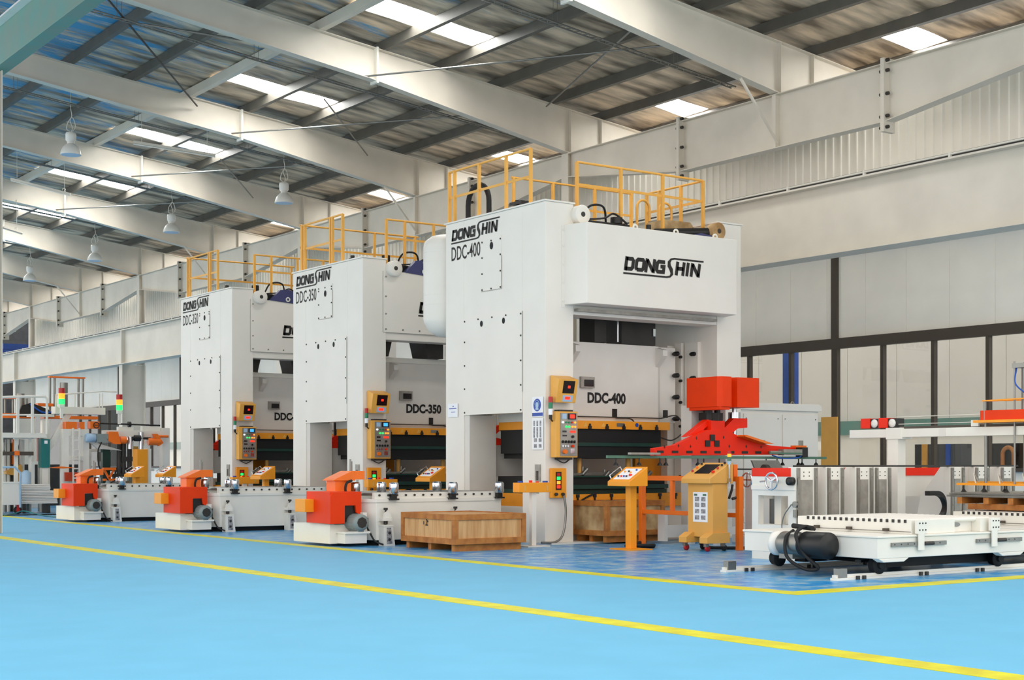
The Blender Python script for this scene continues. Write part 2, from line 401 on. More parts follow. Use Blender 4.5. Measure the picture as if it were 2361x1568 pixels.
# crane runway beams
for i in range(5):
    y0 = 9.0 if i == 0 else COLY[i]; y1 = COLY[i+1]
    t = root('crane_beam', 'wide off-white crane runway beam in front of the window wall, %s span' % seg[i], 'beam', (0, 0, 0), 'crane runway beams')
    m = MB(); m.box(24.1, 24.12, y0+.01, y1-.01, 6.08, 7.56); m.box(23.9, 24.32, y0+.01, y1-.01, 7.56, 7.6); m.box(23.92, 24.5, y0+.01, y1-.01, 6.05, 6.08)
    m.build('web', 'steel_white', t)
    B(23.92, 24.1, y1-.42, y1-.3, 6.08, 7.56).build('stiffener', 'steel_white', t)
    m = MB(); m.tube([(23.93, y0+.02, 7.66), (23.93, y1-.02, 7.66)], .022, 6); yy = y0+1
    while yy < y1: m.box(23.9, 23.96, yy, yy+.05, 7.6, 7.7); yy += 2.2
    m.build('conduit', 'cable_white', t)
    B(24.06, 24.16, y0+.01, y1-.01, 7.6, 7.72).build('crane_rail', 'dark_steel', t)
# corrugated upper wall
m = MB(); y = 9.0; ring_ = []
pts = []
while y < 86.9:
    pts += [(27.0, y), (27.0, y+.17), (26.97, y+.185), (26.97, y+.235), (27.0, y+.25)]; y += .25
vs = [(x_, y_, z_) for z_ in (6.75, 10.65) for x_, y_ in pts]; n = len(pts)
m.add(vs, [(i, i+1, n+i+1, n+i)[::-1] for i in range(n-1)])
vs2 = [(27.06, y_, z_) for z_ in (6.75, 10.65) for x_, y_ in (pts[0], pts[-1])]
m.add(vs2, [(0, 1, 3, 2)])
struct(m.build('wall_right_upper', 'panel_white'))
struct(B(26.88, 27.0, 9, 87, 6.6, 6.75).build('trim_4', 'blue_paint'), 'blue edge trim under the corrugated wall')
# window wall: brown frame, white upper panels, clear lower panes
m = MB(); yy = 24.6
Z0, ZT, ZH = 1.42, 4.3, 4.55
ym = sorted([24.6-1.47*i for i in range(1, 11)]+[24.6+1.47*i for i in range(0, 38)])
m.box(26.9, 27.06, 9, 87, ZT, ZH); m.box(26.88, 27.08, 9, 87, Z0-.08, Z0)
for i, y in enumerate(ym):
    if y > 87: continue
    big = abs(((y-24.6)/8.07)-round((y-24.6)/8.07)) < .09
    m.box(26.92, 27.04, y-(.09 if big else .045), y+(.09 if big else .045), Z0, ZT)
for j in range(-1, 8):
    y = 24.6+8.07*j
    if y < 81: m.box(26.9, 27.05, y-.09, y+.09, ZT, 6.6)
struct(m.build('window_40', 'frame_brown'), 'dark brown window frame grid')
m = MB(); y = 9.1
while y < 86: m.box(26.985, 27.02, y, y+1.205, ZH, 6.6); y += 1.215
struct(m.build('wall_right_panels', 'panel_white'))
struct(B(26.99, 26.996, 9.1, 86.9, Z0, ZT).build('window_41', 'glass'), 'clear window panes')
struct(B(27.0, 27.1, 9, 87, 0, Z0-.08).build('wall_right_dado', 'panel_white'))
# the neighbouring bay seen through the glass
m = MB(); y = 4.0
while y < 80: m.box(32.5, 32.6, y, y+1.78, 2.75, 7.0); y += 1.8
struct(m.build('wall_next_bay', 'press_white'))
struct(B(32.5, 32.62, 4, 80, 0, 2.35).build('wall_next_bay_lower', 'panel_white'))
struct(B(32.4, 32.6, 4, 80, 2.35, 2.75).build('trim_5', 'teal_and_floor_bounce'), 'teal ledge on the far wall behind the glass')
tag(B(28.95, 29.25, 28.0, 28.3, 0, 8).build('steel_post', 'blue_paint'), 'bright blue post standing behind the window glass', 'post')
# dark bay at the far left end
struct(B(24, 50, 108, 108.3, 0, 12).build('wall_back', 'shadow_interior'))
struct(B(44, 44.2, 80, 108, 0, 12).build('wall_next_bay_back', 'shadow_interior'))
struct(B(36, 44, 88, 108, 10.2, 10.4).build('ceiling_next_bay', 'deep_blue'))
for k_, yy in enumerate((89, 95, 101)):
    tag(B(27.5, 43.95, yy, yy+.9, 8.6+.25*k_, 8.95+.25*k_).build('blue_girder', 'deep_blue'), 'blue girder in the far bay, %s beyond the last column' % ordn[k_], 'girder', 'blue girders in the far bay')
# near left column line; the beam's teal is floor bounce put into its colour
t = root('valley_beam', 'pale steel beam, floor bounce painted in as teal, crossing the top left corner', 'beam', (9.43, 24, 0))
m = MB(); m.box(-.012, .012, -12, 40, 10.15, 11.1); m.box(-.16, .16, -12, 40, 10.13, 10.15); m.build('web', 'teal_and_floor_bounce', t)
m = MB(); m.box(-.2, .16, -12, 40, 11.1, 11.14); m.build('top_flange', 'cream_white', t)
t = root('steel_column', 'pale steel column at the left edge under the teal-tinted beam', 'column', (9.37, 32.75, 0))
m = MB(); m.box(-.17, -.15, -.14, .14, 0, 10.1); m.box(.03, .05, -.14, .14, 0, 10.1); m.box(-.15, .03, -.01, .01, 0, 10.1); m.build('shaft', 'steel_white', t)
struct(B(2.5, 9.2, 20, 40, 12.6, 12.7).build('ceiling_left_bay', 'deep_blue'))
# ================================================================= LAMPS
def high_bay(loc, lb):
    t = root('high_bay_lamp', lb, 'lamp', loc, 'high bay lamps')
    MB().lathe((0, 0, 0), [(.1, .3), (.29, .0), (.3, 0), (.3, .02), (.28, .12), (.22, .23), (.13, .31), (.1, .33)][1:], 24).build('reflector', 'lamp_white', t)
    MB().lathe((0, 0, -.005), [(.27, 0), (.27, .012)], 24).build('lens', 'pale_blue', t)
    MB().lathe((0, 0, .33), [(.1, 0), (.11, .04), (.1, .05), (.15, .1), (.155, .26), (.14, .32), (.06, .34)], 20).build('ballast_housing', 'lamp_white', t)
    m = MB(); m.tube(spline([(0, 0, .66), (.05, 0, .8), (-.02, 0, 1.0), (.03, 0, 1.15), (0, 0, 1.35)]), .012, 6)
    m.tube(spline([(.04, 0, .68), (.14, 0, .85), (.05, 0, 1.1), (-.08, 0, .95), (-.12, 0, .75), (-.02, 0, .68)]), .012, 6)
    m.tube([(0, 0, 1.3), (0, 0, zt(loc[0])+.24-loc[2])], .008, 6)
    m.build('cord', 'cable_white', t)
high_bay((21.2, 42.7, 9.87), 'white dome lamp nearest the camera, hanging above the middle press')
high_bay((14.3, 42.7, 10.58), 'greyish dome lamp hanging at the upper left, apart from the row')
high_bay((20.75, 50.9, 9.95), 'white dome lamp hanging above the farthest press, second of the row')
high_bay((20.75, 59.0, 9.83), 'white dome lamp left of the farthest press, third of the row')
high_bay((20.6, 67.1, 9.83), 'smallest white dome lamp, last of the row')
def batten(a, b_, lb):
    t = root('tube_light', lb, 'lamp', a, 'tube lights')
    b_ = Vector(b_)-Vector(a)
    MB().bar((0, 0, 0), b_, .1, .07).build('housing', 'steel_white', t)
    m = MB(); m.tube([(0, 0, -.06), b_+Vector((0, 0, -.06))], .018, 6); m.build('tube', 'lamp_white', t)
    m = MB()
    for s_ in (.1, .9): m.tube([b_*s_, b_*s_+Vector((0, 0, 1.2))], .008, 4)
    m.tube([b_*.9+Vector((.04*math.sin(q), .02*q, .05+.1*abs(math.sin(q/2)))) for q in [i*.5 for i in range(12)]], .012, 5)
    m.build('cord', 'cable_white', t)
batten((16.2, 42.7, 11.2), (18.4, 41.7, 10.9), 'white tube light slung under the rafter, upper left with coiled cord')
batten((14.9, 50.6, 11.2), (16.4, 49.0, 10.6), 'grey tilted tube light hanging at the left, below the bright roof lights')
batten((14.7, 55.4, 10.6), (17.2, 57.0, 10.4), 'lowest tube light at the left edge, near the column')
# ================================================================= PRESSES
def bolts(m, pts, ax, r=.018, t=.012):
    for p in pts:
        q = list(p); q[{'x': 0, 'y': 1, 'z': 2}[ax]] -= t; m.cyl(p, q, r, 8)
def railing(name, pts, zb, zm, zt_, posts, parent, mt='yellow'):
    m = MB()
    m.tube([(p[0], p[1], zt_) for p in pts], .024, 8)
    m.bar((*pts[0], zm), (*pts[1], zm), .012, .05) if len(pts) == 2 else [m.bar((*a, zm), (*b_, zm), .012, .05) for a, b_ in zip(pts[:-1], pts[1:])]
    for p in posts:
        m.box(p[0]-.028, p[0]+.028, p[1]-.028, p[1]+.028, zb, zt_)
    return m.build(name, mt, parent)
def control_panel(t, z0, z1, x0=.1, x1=.62, yf=-.2, screen='screen_blue'):
    # yellow pendant cabinet with a grey face, facing -y
    p = B(x0, x1, yf, -.02, z0, z1).build('control_panel', 'yellow', t, .012)
    W, Hh = x1-x0, z1-z0
    def at(u, v): return x0+.06+u*(W-.09), z0+.03+v*(Hh-.06)
    B(x0+.1, x1-.02, yf-.012, yf, z0+.03, z1-.03).build('face_plate', 'brushed_steel', p)
    y = yf-.012
    B(at(.5, 0)[0], at(.92, 0)[0], y-.02, y, at(0, .85)[1], at(0, .99)[1]).build('screen_bezel', 'black', p)
    B(at(.58, 0)[0], at(.84, 0)[0], y-.024, y, at(0, .875)[1], at(0, .965)[1]).build('screen', screen, p)
    B(at(.18, 0)[0], at(.42, 0)[0], y-.006, y, at(0, .86)[1], at(0, .98)[1]).build('notice', 'pale_blue', p)
    rows = [(.78, [(.22, 'led_white'), (.4, 'lamp_green'), (.56, 'lamp_green'), (.72, 'red'), (.88, 'led_amber')]),
            (.68, [(.4, 'led_green'), (.56, 'led_green'), (.74, 'led_amber'), (.88, 'led_amber')])]
    for v, L_ in rows:
        for u, mt in L_:
            q = at(u, v); MB().cyl((q[0], y, q[1]), (q[0], y-.02, q[1]), .019, 10).build('button', mt, p)
    m = MB(); m.box(at(.2, 0)[0], at(.42, 0)[0], y-.006, y, at(0, .55)[1], at(0, .59)[1]); m.box(at(.2, 0)[0], at(.44, 0)[0], y-.006, y, at(0, .455)[1], at(0, .49)[1]); m.build('counter', 'screen_black', p)
    B(at(.62, 0)[0], at(.92, 0)[0], y-.01, y, at(0, .54)[1], at(0, .59)[1]).build('display', 'led_red', p)
    m = MB()
    for u in (.2, .36, .52, .68, .84): q = at(u, .33); m.cyl((q[0], y, q[1]), (q[0], y-.03, q[1]), .02, 8); m.box(q[0]-.006, q[0]+.006, y-.04, y, q[1]-.025, q[1]+.025)
    q = at(.75, .45); m.cyl((q[0], y, q[1]), (q[0], y-.03, q[1]), .026, 10); m.build('selector_switch', 'black', p)
    for u in (.2, .34, .48): q = at(u, .23); MB().cyl((q[0], y, q[1]), (q[0], y-.02, q[1]), .02, 8).build('key_switch', 'chrome', p)
    q = at(.75, .11); m = MB(); m.box(q[0]-.05, q[0]+.05, y-.008, y, q[1]-.04, q[1]+.05); m.build('key_switch', 'chrome', p)
    q = at(.74, .23); MB().cyl((q[0], y, q[1]), (q[0], y-.04, q[1]), .026, 10).build('stop_button', 'red', p)
    q = at(.3, .1); MB().cyl((q[0], y, q[1]), (q[0], y-.05, q[1]), .042, 12).build('rotary_switch', 'orange', p)
    m = MB(); m.box(x0+.1, x1-.1, yf+.02, -.02, z1, z1+.03); m.box(x0+.1, x1-.1, yf+.03, -.03, z0-.04, z0); m.tube(spline([(x0+.1, -.08, z0-.03), (x0+.25, -.12, z0-.1), (x0+.42, -.08, z0-.03)]), .012, 6); m.build('bracket', 'dark_steel', p)
    return p
def press(loc, model, H, lb, cover, grp='stamping presses'):
    t = root('stamping_press', lb, 'press', loc, grp)
    W, D = 5.06, 3.46; xa, xb = (.67, 4.39) if cover else (.61, 4.4); zo = 4.36
    # frame as one welded body
    m = MB()
    for x0, x1 in ((0, xa), (xb, W)):
        m.box(x0, x1, 0, .73, 0, H); m.box(x0, x1, 2.78, D, 0, H); m.box(x0, x1, .73, 2.78, 2.52, H)
    m.box(xa, xb, 0.02, .5, zo, H-.42 if cover else 5.93); m.box(xa, xb, D-.5, D-.02, zo+.35, H-.42 if cover else 5.93)
    m.box(xa, xb, .5, D-.5, 5.2, 5.8 if not cover else H-.45)
    m.box(xa, xb, .45, D-.2, 0, .66)
    m.build('frame', 'press_white', t, .008)
    for a_, b_ in ((-.03, xa+.02), (xb-.02, W+.03)): B(a_, b_, -.03, D+.03, H, H+.03).build('top_plate', 'press_white', t)
    m = MB(); m.box(-.03, W+.2, -.25, D+.2, 0, .03); m.build('base_plate', 'press_grey_white', t)
    # side access panels
    p = B(-.012, 0, .73, 2.77, 2.5, 4.45).build('access_panel', 'press_white', t)
    m = MB(); bolts(m, [(-.012, y, z) for y in (.77, 2.73) for z in (2.55, 3.03, 3.5, 3.98, 4.4)]+[(-.012, y, 4.41) for y in (1.27, 1.75, 2.24)], 'x'); m.build('bolt', 'dark_steel', p)
    for y in (1.35, 2.12): MB().prism([(y+.045*math.cos(a), 4.31+.06*math.sin(a)) for a in [i*math.pi/6 for i in range(12)]], 'x', -.02, -.012).build('sight_hole', 'pit_black', p)
    p = B(-.01, 0, 1.43, 2.13, 4.95, 6.0 if cover else 5.75).build('upper_access_panel', 'press_white', t)
    zt1 = 5.93 if cover else 5.68
    m = MB(); bolts(m, [(-.01, y, z) for y in (1.46, 2.1) for z in (4.98, 5.3, 5.62, zt1)]+[(-.01, 1.78, 4.98), (-.01, 1.78, zt1)], 'x'); m.build('bolt', 'dark_steel', p)
    m = MB(); zz = 5.87 if cover else 5.58; m.prism([(1.77+.055*math.cos(a), zz-.04+.075*math.sin(a)) for a in [i*math.pi/6 for i in range(12)]], 'x', -.018, -.01); m.build('sight_hole', 'pit_black', p)
    for b4 in ((1.43, 2.13, 4.945, 4.955), (1.425, 1.432, 4.95, 5.6), (.725, .733, 2.9, 4.45)): B(-.016, -.009, *b4).build('panel_seam', 'steel', t)
    # writing on the side
    if cover: logo('maker_logo', (-.004, 3.25, 6.02), NY, UZ, 1.78, t); text_mesh('model_number', model, (0, 3.24, 5.68), NY, UZ, .29, t, width=1.06, off=.012)
    else: logo('maker_logo', (-.004, 3.3, 5.78), NY, UZ, 1.85, t); text_mesh('model_number', model, (0, 3.3, 5.43), NY, UZ, .29, t, width=1.06, off=.012)
    # side window lining and inner column faces
    m = MB(); m.box(.02, xa, 2.6, 2.78, 0, 2.5); m.build('window_lining', 'press_grey_white', t)
    # front crown
    if cover:
        zc0, zc1 = 4.53, 6.05
        poly = [(.44, 0), (.59, -.52), (4.44, -.52), (4.6, 0)]
        m = MB(); m.prism(poly, 'z', zc0, zc1); p = m.build('crown_cover', 'press_white', t, .01)
        m = MB(); m.box(.38, .46, -.012, 0, zc0-.05, zc1-.02); bolts(m, [(.42, -.012, z) for z in (4.6, 4.95, 5.3, 5.65, 5.95)], 'y', .02); m.build('mounting_flange', 'press_white', p)
        m = MB()
        for x in (3.0, 4.05, 1.95):
            m.tube(arc((x, -.3, zc1+.05), .05, 0, 360, 12), .02, 6)
        m.build('lifting_eye', 'cream_white', p)
        logo('front_logo', (1.46, -.525, 5.13), UX, UZ, 2.1, p)
        m = MB(); m.box(.7, 4.3, -.1, .02, 4.42, 4.47); m.build('door_track', 'brushed_steel', t)
    else:
        p = B(.53, 4.5, -.012, 0, 4.53, 5.93).build('crown_cover', 'press_white', t)
        m = MB(); bolts(m, [(.6, -.012, z) for z in (4.6, 4.95, 5.35, 5.8)]+[(x, -.012, 4.6) for x in (1.05, 1.5, 1.95, 2.4, 2.85, 3.3, 3.75, 4.2)], 'y', .02); m.build('bolt', 'steel', p)
        m = MB(); m.box(.525, .53, -.014, 0, 4.53, 5.93); m.box(.53, 4.5, -.014, -.01, 4.522, 4.53); m.build('panel_seam', 'brushed_steel', p)
        logo('front_logo', (1.46, -.016, 4.93), UX, UZ, 2.1, p)
        m = MB(); m.tube(arc((1.62, -.05, 5.98), .05, 0, 360, 12), .02, 6); m.build('lifting_eye', 'cream_white', p)
        # slide drive arms seen under the crown
        for a, b_ in ((.62, 1.15), (2.0, 2.55), (3.5, 4.2)): MB().prism([(a, 4.5), (b_, 4.5), (b_-.12 if a < 1 else b_, 4.03), (a if a < 1 else a+.12, 4.03)], 'y', .6, 1.3).build('drive_housing', 'dark_steel', t)
        B(.7, 4.3, .75, 2.4, 3.9, 4.02).build('slide_top', 'cream_white', t)
    # lifting lugs
    for x in (.78, 4.3):
        q = MB(); q.lathe((x, -.16, H-.2), [(.05, 0), (.17, 0), (.18, .01), (.18, .2), (.17, .21), (.05, .21)], 24, 'y'); q.build('lifting_lug', 'press_white' if x < 1 else 'old_plywood', t)
        MB().lathe((x, -.165, H-.2), [(.05, 0), (.05, .01)], 16, 'y').build('lug_bore', 'dark_steel', t)
    # crown machinery
    zc = 6.05 if cover else 5.93
    m = MB()
    m.box(xa+.25, xb-.1, .1, 3.2, zc-.1, zc+.06); m.box(xa+.3, xa+1.6, .25, .9, zc+.05, zc+.2)
    m.box(xa+1.9, xb-.2, .2, .7, zc+.05, zc+.14); m.tube([(xa+2.3, .3, zc+.1), (xb-.1, -.0, zc+.2)], .1, 10)
    m.cyl((xa+1.3, .3, zc+.2), (xa+1.3, .3, zc+.32), .12); m.cyl((xa+2.9, .5, zc+.1), (xa+2.9, .5, zc+.3), .05); m.cyl((xa+2.3, .5, zc+.1), (xa+2.3, .5, zc+.3), .05)
    m.tube(spline([(xa+.4, .3, zc+.2), (xa+.9, .2, zc+.26), (xa+1.2, .25, zc+.38), (xa+1.5, .2, zc+.2)]), .02, 6)
    m.build('crown_machinery', 'black', t)
    m = MB(); m.prism([(xa+.5, zc), (xa+.8, zc+.3), (xa+1.05, zc+.32), (xa+1.9, zc+.05), (xa+1.9, zc-.1)], 'y', -.03, .12) if not cover else m.prism([(xa+2.7, zc), (xa+3.2, zc+.14), (xa+3.6, zc+.1), (xa+3.6, zc)], 'y', -.1, .1)
    m.build('crown_link', 'navy_paint', t)
    m = MB(); m.tube(spline([(xa+.55, .5, zc+.2), (xa+.7, .4, zc+.5), (xa+1.05, .4, zc+.52), (xa+1.2, .5, zc+.2)]), .022, 6); m.cyl((xa+.35, .6, zc+.1), (xa+.35, .6, zc+.45), .1); m.build('crown_hose', 'rubber', t)
    if cover:
        m = MB(); m.prism([(xa+2.55, zc+.1), (xa+2.6, zc+.42), (xa+3.3, zc+.42), (xa+3.6, zc+.1)], 'y', .35, .9); m.build('gear_housing', 'old_plywood', t)
    # slide
    xs0, xs1 = (.72, 4.05)
    m = MB(); m.prism([(xs0, .98), (xs0, .78), (xs0+2.75, .78), (xs0+2.9, .9), (xs1, .9), (xs1, 2.6), (xs0, 2.6)], 'z', 2.36, 3.93); sl = m.build('slide', 'press_grey_white', t, .008)
    for x in (1.15, 3.4): MB().prism([(.78, 3.9), (.55, 3.84), (.55, 3.72), (.78, 3.5)], 'x', x, x+.12).build('slide_lug', 'press_grey_white', sl)
    text_mesh('slide_number', model, (1.62, .775, 2.72), UX, UZ, .22, sl, width=.98, off=.042)
    g_ = B(1.42, 1.76, .72, .78, 3.02, 3.24).build('indicator_box', 'brushed_steel', sl)
    B(1.5, 1.72, .70, .72, 3.05, 3.18).build('indicator_window', 'screen_black', g_)
    for x in (.85, 2.25, 3.6): B(x, x+.1, .74, .78, 2.46, 2.62).build('limit_switch', 'black', sl)
    m = MB(); m.tube([(.95, .74, 2.45), (3.5, .74, 2.45)], .012, 6); m.tube(spline([(.95, .74, 2.45), (.8, .7, 2.5), (.7, .68, 2.2), (.75, .66, 2.0)]), .02, 6)
    m.tube(spline([(2.3, .72, 2.44), (2.7, .68, 2.4), (2.75, .66, 2.1), (2.4, .64, 1.95), (1.8, .66, 2.1)]), .014, 6); m.tube(spline([(3.5, .72, 2.45), (3.9, .68, 2.5), (4.0, .6, 2.2), (3.7, .6, 2.0), (3.4, .62, 2.05)]), .014, 6); m.build('slide_cable', 'dark_steel', sl)
    # guide rails and adjusting screws on both uprights
    for xg, sg in ((xb, -1), (xa, 1)):
        q = MB(); q.box(xg, xg+sg*.14, .95, 1.15, .7, 4.05); q.box(xg, xg+sg*.3, 1.2, 1.4, .7, 4.0); q.box(xg, xg+sg*.08, .5, .9, .7, 4.05)
        gg = q.build('slide_guide', 'press_white', t)
        for z in (1.3, 1.8, 2.35, 2.85, 3.3, 3.8):
            q = MB(); q.lathe((xg+sg*.1, .55, z), [(.03, 0), (.045, .03), (.045, .12), (.03, .16)], 10, 'y'); q.cyl((xg+sg*.2, .93, z-.05), (xg+sg*.2, .87, z-.05), .03, 8)
            q.build('adjusting_screw', 'black', gg)
    if True:
        for z in (1.9, 2.45, 2.9, 3.35, 3.8): MB().lathe((xb-.42, .7, z), [(.02, 0), (.05, .03), (.05, .14), (.02, .2)], 10, 'y').build('slide_bolt', 'black', sl)
    # tooling
    c = B(.74, 3.5, .45, 2.6, 2.2, 2.36).build('clamp_plate', 'amber', t)
    for i in range(6): MB().box(.95+i*.43, 1.02+i*.43, .42, .45, 2.2, 2.26).box(.97+i*.43, 1.0+i*.43, .42, .45, 2.255, 2.3).build('clamp_bolt', 'black', c)
    for x in (1.25, 1.7): MB().prism([(x, 2.24), (x+.12, 2.24), (x+.06, 2.33)], 'y', .443, .45).build('warning_sign', 'yellow', c)
    B(2.1, 2.3, .443, .45, 2.25, 2.32).build('rating_plate', 'steel', c)
    MB().cyl((2.62, .45, 2.29), (2.62, .443, 2.29), .04).build('notice_dot', 'sign_blue', c)
    d = MB(); d.box(.72, 3.3, .5, 2.5, 1.72, 2.2); d.box(.8, 3.1, .48, 2.5, 1.62, 1.74); d = d.build('upper_die', 'pit_black', t)
    B(.74, 3.28, .47, .5, 1.86, 1.93).build('die_strip', 'dark_green', d)
    for x in (1.35, 2.6): MB().cyl((x, .7, 1.25), (x, .7, 1.7), .05, 12).build('guide_pin', 'ochre', d)
    B(.72, 3.4, .5, 2.6, 1.0, 1.26).build('lower_die', 'pit_black', t)
    m = MB(); m.box(.72, 3.5, .55, 2.7, .9, 1.01); m.box(.75, 3.45, .44, .5, 1.02, 1.1); m.box(.8, 3.0, .46, .5, 1.25, 1.28); m.build('die_shoe', 'dark_green', t)
    b_ = MB(); b_.box(.7, 4.0, .35, 2.9, .66, .92); b_ = b_.build('bolster', 'amber', t)
    for i in range(7): m = MB(); m.box(1.0+i*.42, 1.07+i*.42, .32, .35, .86, .92); m.box(1.02+i*.42, 1.05+i*.42, .32, .35, .8, .865); m.build('bolster_clamp', 'black', b_)
    m = MB()
    m.tube(spline([(1.5, .33, .95), (1.2, .3, .85), (1.0, .28, .74), (1.1, .28, .7), (1.5, .3, .72)]), .018, 6)
    m.build('bolster_hose', 'rubber', b_)
    m = MB()
    for x, z in ((.95, 1.33), (1.35, 1.36), (1.9, 1.3), (2.5, 1.34), (3.0, 1.3)):
        m.cyl((x, .6, z-.06), (x+.12, .6, z+.05), .04, 8); m.cyl((x+.05, .65, z-.08), (x+.05, .65, z+.1), .03, 8)
    m.bar((.75, .55, 1.3), (2.6, .7, 1.34), .05, .04); m.build('die_fittings', 'steel', t)
    B(1.5, 1.95, 1.9, 2.0, 1.3, 1.75).build('guard_board', 'amber', t); gb_ = B(3.55, 4.3, 1.6, 1.7, .95, 2.25).build('guard_board', 'amber', t); B(3.6, 3.78, 1.59, 1.6, 1.75, 2.1).build('notice', 'paper', gb_)
    B(.7, 4.35, 2.75, 2.8, 1.25, 1.9).build('rear_guard', 'press_grey_white', t)
    m = MB(); m.lathe((1.25, .38, .4), [(.04, 0), (.1, 0), (.11, .01), (.11, .1), (.04, .1)], 20, 'y'); m.box(1.12, 1.2, .38, .45, .03, .55); m.build('bed_lug', 'press_white', t)
    # controls on the front-left upright
    bx = MB(); bx.prism([(-.3, 3.1), (-.02, 3.18), (-.02, 2.68), (-.2, 2.66)], 'x', .1, .56); bx = bx.build('display_box', 'yellow', t, .008)
    def fp(u0, u1, v0, v1, e):   # on the sloping face
        def q(v): return (-.2+(-.1)*v-e, 2.66+.44*v)
        a, b2 = q(v0), q(v1); x0, x1 = .1+.46*u0, .1+.46*u1
        return MB().add([(x0, a[0], a[1]), (x1, a[0], a[1]), (x1, b2[0], b2[1]), (x0, b2[0], b2[1]), (x0, a[0]+.01, a[1]), (x1, a[0]+.01, a[1]), (x1, b2[0]+.01, b2[1]), (x0, b2[0]+.01, b2[1])], [(0,1,2,3),(7,6,5,4),(0,4,5,1),(1,5,6,2),(2,6,7,3),(3,7,4,0)])
    fp(.26, .84, .4, .93, .006).build('dial_plate', 'screen_black', bx)
    fp(.5, .62, .62, .72, .012).build('dial_light', 'led_red', bx)
    fp(.3, .82, .05, .32, .005).build('counter_plate', 'pale_blue', bx)
    fp(.42, .68, .14, .26, .01).build('counter', 'led_red', bx)
    control_panel(t, 1.63, 2.5, screen='led_red' if cover else 'screen_blue')
    s_ = MB(); s_.cyl((.02, -.14, 2.35), (.02, -.14, 2.43), .03, 12); s_.bar((.02, -.14, 2.36), (.12, -.08, 2.3), .02, .02); s_ = s_.build('stack_light', 'black', t)
    for mt, z in (('led_white', 2.43), ('lamp_green', 2.55), ('lamp_red', 2.66)): MB().cyl((.02, -.14, z), (.02, -.14, z+.11), .042, 12).build('lens', mt if mt != 'led_white' else 'paper', s_)
    ob = B(.09, .43, -.09, -.01, .87, 1.43).build('socket_box', 'amber', t, .006)
    B(.18, .31, -.1, -.09, 1.02, 1.36).build('socket_panel', 'black', ob)
    for z, mt in ((1.08, 'led_red'), (1.16, 'led_amber'), (1.24, 'led_green'), (1.31, 'lamp_red')): B(.2, .28, -.107, -.1, z-.03, z+.03).build('pilot_light', mt, ob)
    for x in (.17, .33): MB().lathe((x, -.16, .94), [(.02, 0), (.03, .02), (.03, .06)], 10, 'y').build('plug', 'dark_steel', ob)
    m = MB(); m.tube(spline([(.35, -.12, .92), (.38, -.14, .6), (.3, -.16, .2), (.1, -.2, .05), (-.25, -.22, .045)]), .022, 8); m.build('power_cable', 'steel', t)
    m = MB(); m.box(-.012, 0, .2, .28, .95, 1.15); m.box(-.025, 0, .14, .3, 1.18, 1.5); m.build('air_unit', 'brushed_steel', t)
    m = MB(); m.box(-.035, -.025, .19, .25, 1.2, 1.38); m.build('air_gauge', 'frame_brown', t)
    # railings on the top
    ya = .53 if cover else 1.03
    railing('side_railing', [(.05, ya), (.05, 3.4 if cover else 3.07)], H, H+.55, H+1.08 if cover else 7.32, [(.05, q) for q in ((.53, 1.35, 2.3, 3.2, 3.4) if cover else (1.03, 1.52, 1.62, 2.93, 3.07))], t)
    zf = 7.35 if cover else 7.17; xf = .97 if cover else .78
    railing('front_railing', [(xf, .28), (4.25, .28)], zc+.1, zf-.43, zf, [(xf+i*(4.25-xf)/(3 if cover else 7)*(1 if cover else 1), .28) for i in ((0, 1, 2, 3) if cover else (0, 1, 2.6, 4.2, 5.8, 7))], t)
    railing('right_railing', [(4.2, .28), (4.2, 2.0)], H-.1, zf-.43, zf-.02, [(4.2, .9), (4.2, 1.6), (4.2, 2.0)], t)
    xr = 1.55 if cover else .1
    railing('rear_railing', [(xr, 3.3), (4.9 if cover else 3.5, 3.3)], H-.3, 7.1 if cover else 6.82, 7.6 if cover else 7.37, [(q, 3.3) for q in ((1.6, 2.65, 3.8, 4.85) if cover else (.15, 2.2, 3.4))], t)
    if cover:
        m = MB()
        for x in (3.0, 3.6):
            m = MB(); m.tube([(x, .9, zc+.1), (x, .9, H+.3)]+arc((x+.17, .9, H+.3), .17, 180, 0, 8)+[(x+.34, .9, H+.05)], .026, 8); m.build('ladder_hoop', 'yellow', t)
        m = MB(); m.tube([(.25, 3.0, H)]+arc((.25, 2.62, H+.35), .38, 0, 180, 12, 'yz')+[(.25, 2.24, H)], .055, 10); m.build('hose_loop', 'rubber', t)
        m = MB(); m.box(.3, 1.1, 1.2, 1.6, H+.16, H+.22); m.cyl((.35, 1.4, H), (.35, 1.4, H+.25), .04); m.cyl((1.0, 1.4, H), (1.0, 1.4, H+.25), .04); m.build('roof_bracket', 'black', t)
    else:
        m = MB(); m.box(.3, 1.1, 1.0, 1.2, H+.05, H+.14); m.cyl((.35, 1.1, H), (.35, 1.1, H+.2), .05); m.build('roof_bracket', 'black', t)
    # air tank on the rear left corner
    return t
P4 = (16.45, 22.22, 0); P3 = (16.45, 29.17, 0); P2 = (16.45, 36.2, 0)
p4 = press(P4, 'DDC-400', 6.46, 'largest white stamping press at right, with a projecting crown cover and DDC-400 on its slide', True)
p3 = press(P3, 'DDC-350', 6.19, 'white stamping press in the middle of the row, marked DDC-350, partly behind the largest', False)
p2 = press(P2, 'DDC-350', 6.19, 'white stamping press farthest left in the row, marked DDC-350', False)
